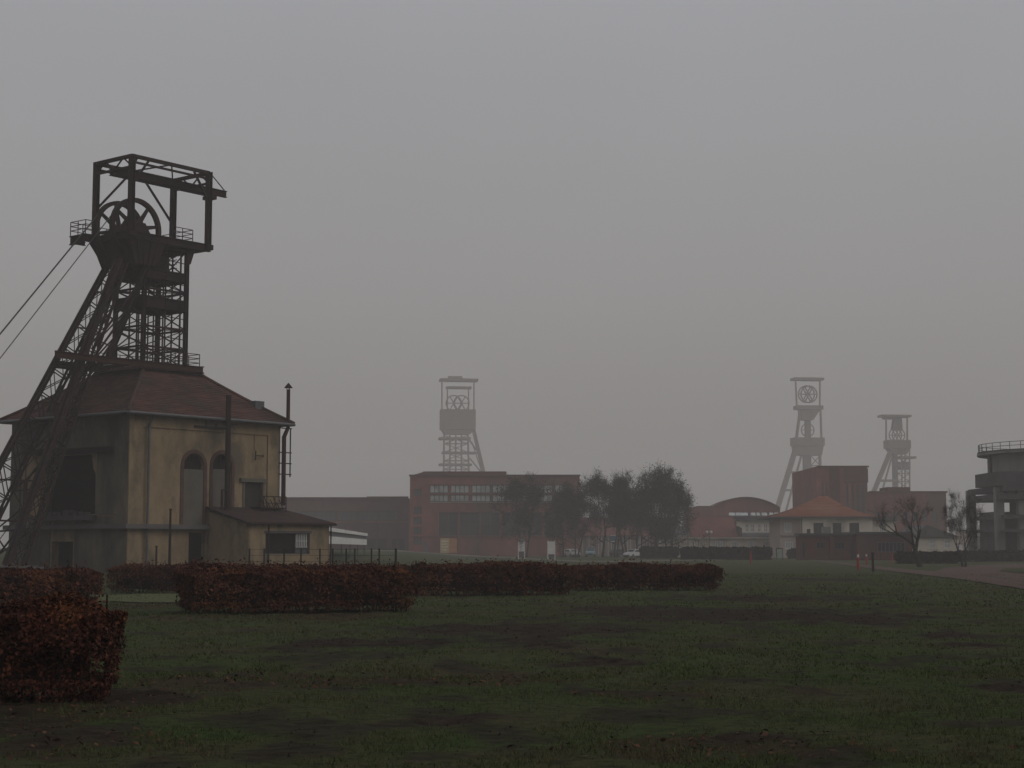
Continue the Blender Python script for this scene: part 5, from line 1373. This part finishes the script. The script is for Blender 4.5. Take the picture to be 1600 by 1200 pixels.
for (x, yt, yb, w_, lb, cap) in ((1341, 866, 890, .22, 'front red marker post with white head, left of the dark wooden post', 1), (1354, 866, 882.5, .21, 'red marker post with white head just right of the front one', 1),
                                 (1393.5, 866, 880, .2, 'plain red post at the left end of the dark hedge', 0), (1173, 862, 881, .22, 'red post in front of the dark hedge by the white building', 0)):
    p = gp(x, yb); h_ = EYE + slope(yt) * p.y; t_ = thing('marker_post', p, lb, 'post', 'red posts on the lawn')
    mb = MB(); mb.tube([(p.x, p.y, -.05), (p.x, p.y, h_ * .78), (p.x, p.y, h_ * .8)], [w_ / 2, w_ / 2, w_ * .45], 10); mb.build('shaft', red_paint, t_)
    mb = MB(); mb.tube([(p.x, p.y, h_ * .8), (p.x, p.y, h_)], [w_ * .36, w_ * .33], 10)
    mb.build('head', lamp_m if cap else red_paint, t_)
    mb = MB(); mb.tube([(p.x, p.y, h_), (p.x, p.y, h_ + .06)], [w_ * .6, w_ * .5], 10); mb.build('lid', red_paint, t_)
for (x0, x1, yt, ym, Y, lb, lines) in ((810, 819.5, 847, 861.5, 250, 'left notice board on white legs with printed text and dark top', 1), (856, 867, 846, 866, 245, 'right notice board on white legs, larger and blank', 0)):
    a = atY(x0, yt, Y); b = atY(x1, ym, Y); t_ = thing('notice_board', ((a.x + b.x) / 2, Y, float(gz(a.x, Y))), lb, 'notice board', 'notice boards by the path')
    mb = MB(); mb.box(a.x + .05, b.x - .05, Y - .04, Y + .04, b.z, a.z); bd = mb.build('board', white_paint, t_)
    for x in (a.x, b.x):
        mb = MB(); mb.box(x - .06, x + .06, Y - .06, Y + .06, float(gz(x, Y)) - .1, a.z + .1); mb.build('leg', white_paint, t_)
    mb = MB(); mb.box(a.x + .061, b.x - .061, Y - .05, Y + .05, b.z - (.9 if lines else .5), b.z - .002); mb.build('lower_frame', zinc, t_)
    if lines:
        mb = MB(); [mb.box(a.x + .2, b.x - .2 - .2 * (k % 2), Y - .06, Y - .045, a.z - .25 - k * .2, a.z - .18 - k * .2) for k in range(6)]; mb.build('text', ink, bd)
        mb = MB(); mb.tube([((a.x + b.x) / 2, Y, a.z + .01), ((a.x + b.x) / 2, Y, a.z + .3), ((a.x + b.x) / 2, Y, a.z + .5)], [.4, .35, .1], 8); mb.build('top_emblem', ink, t_)
a = atY(1213.5, 857.5, 235); b = atY(1222.5, 870.5, 235)
t_ = thing('display_panel', ((a.x + b.x) / 2, 235, 0), 'pale green display panel in a dark frame left of the pavilion', 'display panel')
mb = MB(); mb.box(a.x, b.x, 234.9, 235.1, .3, a.z); mb.build('panel', panel_grn, t_)
mb = MB(); mb.box(a.x - .08, a.x - .003, 234.85, 235.15, -.1, a.z + .1); mb.box(b.x + .003, b.x + .08, 234.85, 235.15, -.1, a.z + .1); mb.box(a.x, b.x, 234.85, 235.15, a.z + .003, a.z + .12); mb.build('frame', frame_m, t_)
# blue road sign on its pole, twin street lamp, small white cabinet
p = atY(957.5, 840, 285); t_ = thing('road_sign', (p.x, p.y, 0), 'small dark blue sign on a pole among the park trees', 'sign')
mb = MB(); mb.tube([(p.x, p.y, 0), (p.x, p.y, p.z + .5)], .06, 6); mb.build('pole', zinc, t_)
mb = MB(); mb.box(p.x - .35, p.x + .35, p.y - .1, p.y - .07, p.z - .55, p.z + .3); mb.build('plate', blue_paint, t_); mb = MB(); mb.box(p.x - .4, p.x + .4, p.y - .1, p.y - .07, p.z + .32, p.z + .42); mb.box(p.x - .4, p.x + .4, p.y - .1, p.y - .07, p.z - .7, p.z - .6); mb.build('trim', white_paint, t_)
p = atY(1108, 832, 270); t_ = thing('street_lamp', (p.x, p.y, 0), 'twin headed white street lamp before the low white building', 'street lamp')
mb = MB(); mb.tube([(p.x, p.y, 0), (p.x, p.y, p.z)], .07, 6); mb.bar((p.x - .35, p.y, p.z - .02), (p.x + .35, p.y, p.z - .02), .07); mb.build('pole', zinc, t_)
for s_ in (-1, 1): mb = MB(); x = p.x + s_ * .33; mb.tube([(x, p.y, p.z - .12), (x, p.y, p.z + .0), (x, p.y, p.z + .2), (x, p.y, p.z + .27)], [.12, .2, .22, .08], 10); mb.build('lamp_head', lamp_m, t_)
p = atY(1499, 856, 212); t_ = thing('cabinet', (p.x, p.y, 0), 'small pale cabinet left of the bare V-shaped tree', 'cabinet')
mb = MB(); mb.box(p.x - .33, p.x + .33, 211.7, 212.3, 0, EYE + slope(850.5) * 212); mb.build('body', white_paint, t_); mb = MB(); mb.box(p.x - .38, p.x + .38, 211.65, 212.35, EYE + slope(850.5) * 212 + .002, EYE + slope(850.5) * 212 + .08); mb.build('lid', zinc, t_)

# ------------------------------------------------------------------ parked cars
def car(px, Y, yaw, paint, label, van=False):
    x = lat(px, 865) * Y
    o = thing('parked_car', (0, 0, 0), label, 'van' if van else 'car', 'cars parked under the trees')
    L_ = 4.6 if van else 4.1; Wd = .86
    prof = [(-L_ / 2, .35), (-L_ / 2, .8), (-L_ / 2 + .15, 1.05), (-L_ / 2 + .35, 1.75 if van else 1.38), (-L_ / 2 + .8, 1.9 if van else 1.46), (.35, 1.9 if van else 1.45), (1.15, 1.1 if van else .98), (L_ / 2 - .25, .85), (L_ / 2, .62), (L_ / 2, .35)]
    mb = MB(); n = len(prof)
    def sec(y, k):
        r = []
        for (a, z) in prof:
            t = max(0, (z - .95)) ; r.append(Vector((a * (1 - .0 * k), y * (1 - .22 * t), z)))
        return r
    A_, C_ = sec(-Wd, 0), sec(Wd, 0)
    A2 = [Vector((v.x * .97, v.y * .55, v.z + .04 if v.z > 1 else v.z)) for v in A_]; C2 = [Vector((v.x * .97, v.y * .55, v.z + .04 if v.z > 1 else v.z)) for v in C_]
    rings = [A_, A2, C2, C_]
    mb.add([v for r in rings for v in r], [[i * n + k, i * n + (k + 1) % n, (i + 1) * n + (k + 1) % n, (i + 1) * n + k] for i in range(3) for k in range(n)] + [list(range(n))[::-1], [3 * n + k for k in range(n)]])
    mb.build('body', paint, o)
    top = 1.78 if van else 1.36
    for s_ in (-1, 1):
        y0, y1 = s_ * (Wd * (1 - .22 * .08) + .006), s_ * (Wd * (1 - .22 * (top - .95)) + .006)
        mb = MB(); mb.prism([(-L_ / 2 + .5, y0, 1.02), (.95, y0, 1.02), (.38, y1, top), (-L_ / 2 + .62, y1, top)], (0, -s_ * .02, 0)); mb.build('side_window', glass_dk, o)
    zt = 1.82 if van else 1.38
    mb = MB(); mb.prism([(1.17, -.68, 1.06), (1.17, .68, 1.06), (.46, .55, zt), (.46, -.55, zt)], (.03, 0, .02)); mb.build('windscreen', glass_dk, o)
    mb = MB(); mb.prism([(-L_ / 2 + .14, -.66, 1.12), (-L_ / 2 + .14, .66, 1.12), (-L_ / 2 + .33, .55, zt - .04), (-L_ / 2 + .33, -.55, zt - .04)], (-.03, 0, .01)); mb.build('rear_window', glass_dk, o)
    for wx in (-L_ / 2 + .75, L_ / 2 - .8):
        for s_ in (-1, 1):
            mb = MB(); mb.tube([(wx, s_ * (Wd - .19), .31), (wx, s_ * (Wd + .02), .31)], .31, 16); wh = mb.build('wheel', rubber, o)
            mb = MB(); mb.tube([(wx, s_ * (Wd + .021), .31), (wx, s_ * (Wd + .03), .31)], .19, 12); mb.build('rim', zinc, wh)
    for s_ in (-1, 1):
        mb = MB(); mb.box(L_ / 2 - .05, L_ / 2 + .02, s_ * .62 - .16, s_ * .62 + .16, .6, .74); mb.build('headlight', lamp_m, o)
        mb = MB(); mb.box(-L_ / 2 - .02, -L_ / 2 + .05, s_ * .7 - .1, s_ * .7 + .1, .78, .95); mb.build('tail_light', red_paint, o)
    mb = MB(); mb.box(L_ / 2 - .02, L_ / 2 + .05, -.8, .8, .3, .48); mb.box(-L_ / 2 - .05, -L_ / 2 + .02, -.8, .8, .3, .5); mb.build('bumper', frame_m, o)
    o.location = (x, Y, float(gz(x, Y))); o.rotation_euler = (0, 0, math.radians(yaw))
    return o
car(894, 308, -70, car_white, 'white car left of the others, half hidden by a trunk')
car(923, 316, -95, teal_paint, 'teal van parked between the left white car and the pale wall', van=True)
car(992, 290, -140, car_white, 'white hatchback crossed by a tree trunk, nearest of the parked cars')
car(966, 318, 60, car_dark, 'dark car left of the white hatchback')

# ------------------------------------------------------------------ grass, clods and leaves
def scatter(N_, y0, y1, pw=1.0):
    t = rng.random(N_) ** pw; y = y0 + (y1 - y0) * t; x = (rng.random(N_) * 2 - 1) * (y * .345 + 1.2)
    return x, y
def blades(N_, y0, y1, hgt, wd, pw):
    x, y = scatter(N_, y0, y1, pw)
    so, li = ground_fields(x, y); clump = fbm(x * 1.4, y * 1.4, 3)
    keep = (rng.random(N_) < np.clip(1.15 - so * 2.3, .03, 1) * np.clip((clump - .28) * 3.2, .1, 1)); x = x[keep]; y = y[keep]; cl = clump[keep]; so = so[keep]
    z = ground_z(x, y, so); n = len(x); h = hgt * rng.uniform(.4, 1.25, n) * (.55 + cl)
    a = rng.random(n) * 6.283; w_ = wd * rng.uniform(.6, 1.3, n); ln = rng.normal(0, .7, (n, 2)) * h[:, None]
    P0 = np.column_stack([x - np.cos(a) * w_, y - np.sin(a) * w_, z - .01]); P1 = np.column_stack([x + np.cos(a) * w_, y + np.sin(a) * w_, z - .01]); P2 = np.column_stack([x + ln[:, 0], y + ln[:, 1], z + h])
    return np.stack([P0, P1, P2], 1).reshape(-1, 3)
grass_m = M('grass_blade', (0.044, 0.074, 0.022), (0.066, 0.066, 0.030), 0.3, 0.8, island=0.3, c3=(0.074, 0.055, 0.033), scale3=.6, amt3=.7)
V = np.concatenate([blades(170000, 9.5, 24, .034, .006, 1.25), blades(110000, 22, 50, .04, .013, 1.1), blades(60000, 48, 110, .06, .03, 1.0)])
go = np_mesh('grass', V, 3, grass_m); tag(go, 'short damp grass blades of the lawn', 'grass', kind='stuff')
# soil crumbs
x, y = scatter(60000, 10, 75, 1.0); so, _ = ground_fields(x, y); k = rng.random(len(x)) < (so ** 2) * .9; x = x[k][:4000]; y = y[k][:4000]; so = so[k][:4000]; z = ground_z(x, y, so)
n = len(x); s_ = (.006 + .018 * rng.random(n) ** 4) * (1 + y / 60)
T4 = np.array([[(1, 0, -.3), (-.5, .87, -.3), (-.5, -.87, -.3)], [(1, 0, -.3), (-.5, .87, -.3), (0, 0, .9)], [(-.5, .87, -.3), (-.5, -.87, -.3), (0, 0, .9)], [(-.5, -.87, -.3), (1, 0, -.3), (0, 0, .9)]], float)
a = rng.random(n) * 6.283; ca, sa = np.cos(a), np.sin(a)
V = T4[None] * (s_[:, None, None, None]) * rng.uniform(.7, 1.3, (n, 1, 1, 3))
X = V[..., 0] * ca[:, None, None] - V[..., 1] * sa[:, None, None] + x[:, None, None]; Yy = V[..., 0] * sa[:, None, None] + V[..., 1] * ca[:, None, None] + y[:, None, None]; Zz = V[..., 2] + z[:, None, None]
soil_m = M('soil_crumb', (0.02, 0.015, 0.012), (0.035, 0.026, 0.021), 2.0, 0.95, island=.4)
tag(np_mesh('soil_crumbs', np.stack([X, Yy, Zz], -1).reshape(-1, 3), 3, soil_m), 'dark crumbs of bare soil in the lawn patches', 'soil', kind='stuff')
# fallen leaves
x, y = scatter(60000, 10, 60, 1.0); _, li = ground_fields(x, y); k = rng.random(len(x)) < li * .22 + .003; x = x[k][:6000]; y = y[k][:6000]; z = ground_z(x, y) + .02
V = leaf_quads(np.column_stack([x, y, z]), np.tile([0, 0, 1.0], (len(x), 1)), .07, .35)
leaf_m = M('fallen_leaf', (0.085, 0.04, 0.024), (0.05, 0.027, 0.019), 2.0, 0.8, island=.5)
tag(np_mesh('fallen_leaves', V, 4, leaf_m), 'brown fallen leaves lying on the lawn', 'fallen leaves', kind='stuff')

# ------------------------------------------------------------------ fog
mb = MB(); mb.box(-1950, 1950, -350, 1950, -1.3, 102)
hz_m = bpy.data.materials.new('fog'); hz_m.use_nodes = True; tt = hz_m.node_tree; tt.nodes.clear()
out = tt.nodes.new('ShaderNodeOutputMaterial'); pv = tt.nodes.new('ShaderNodeVolumePrincipled')
pv.inputs['Color'].default_value = (0.93, 0.90, 0.885, 1); pv.inputs['Density'].default_value = 0.0008; pv.inputs['Anisotropy'].default_value = 0.0
tt.links.new(pv.outputs[0], out.inputs['Volume'])
hz = mb.build('haze', hz_m); tag(hz, 'even grey fog filling the air', 'fog', kind='stuff')
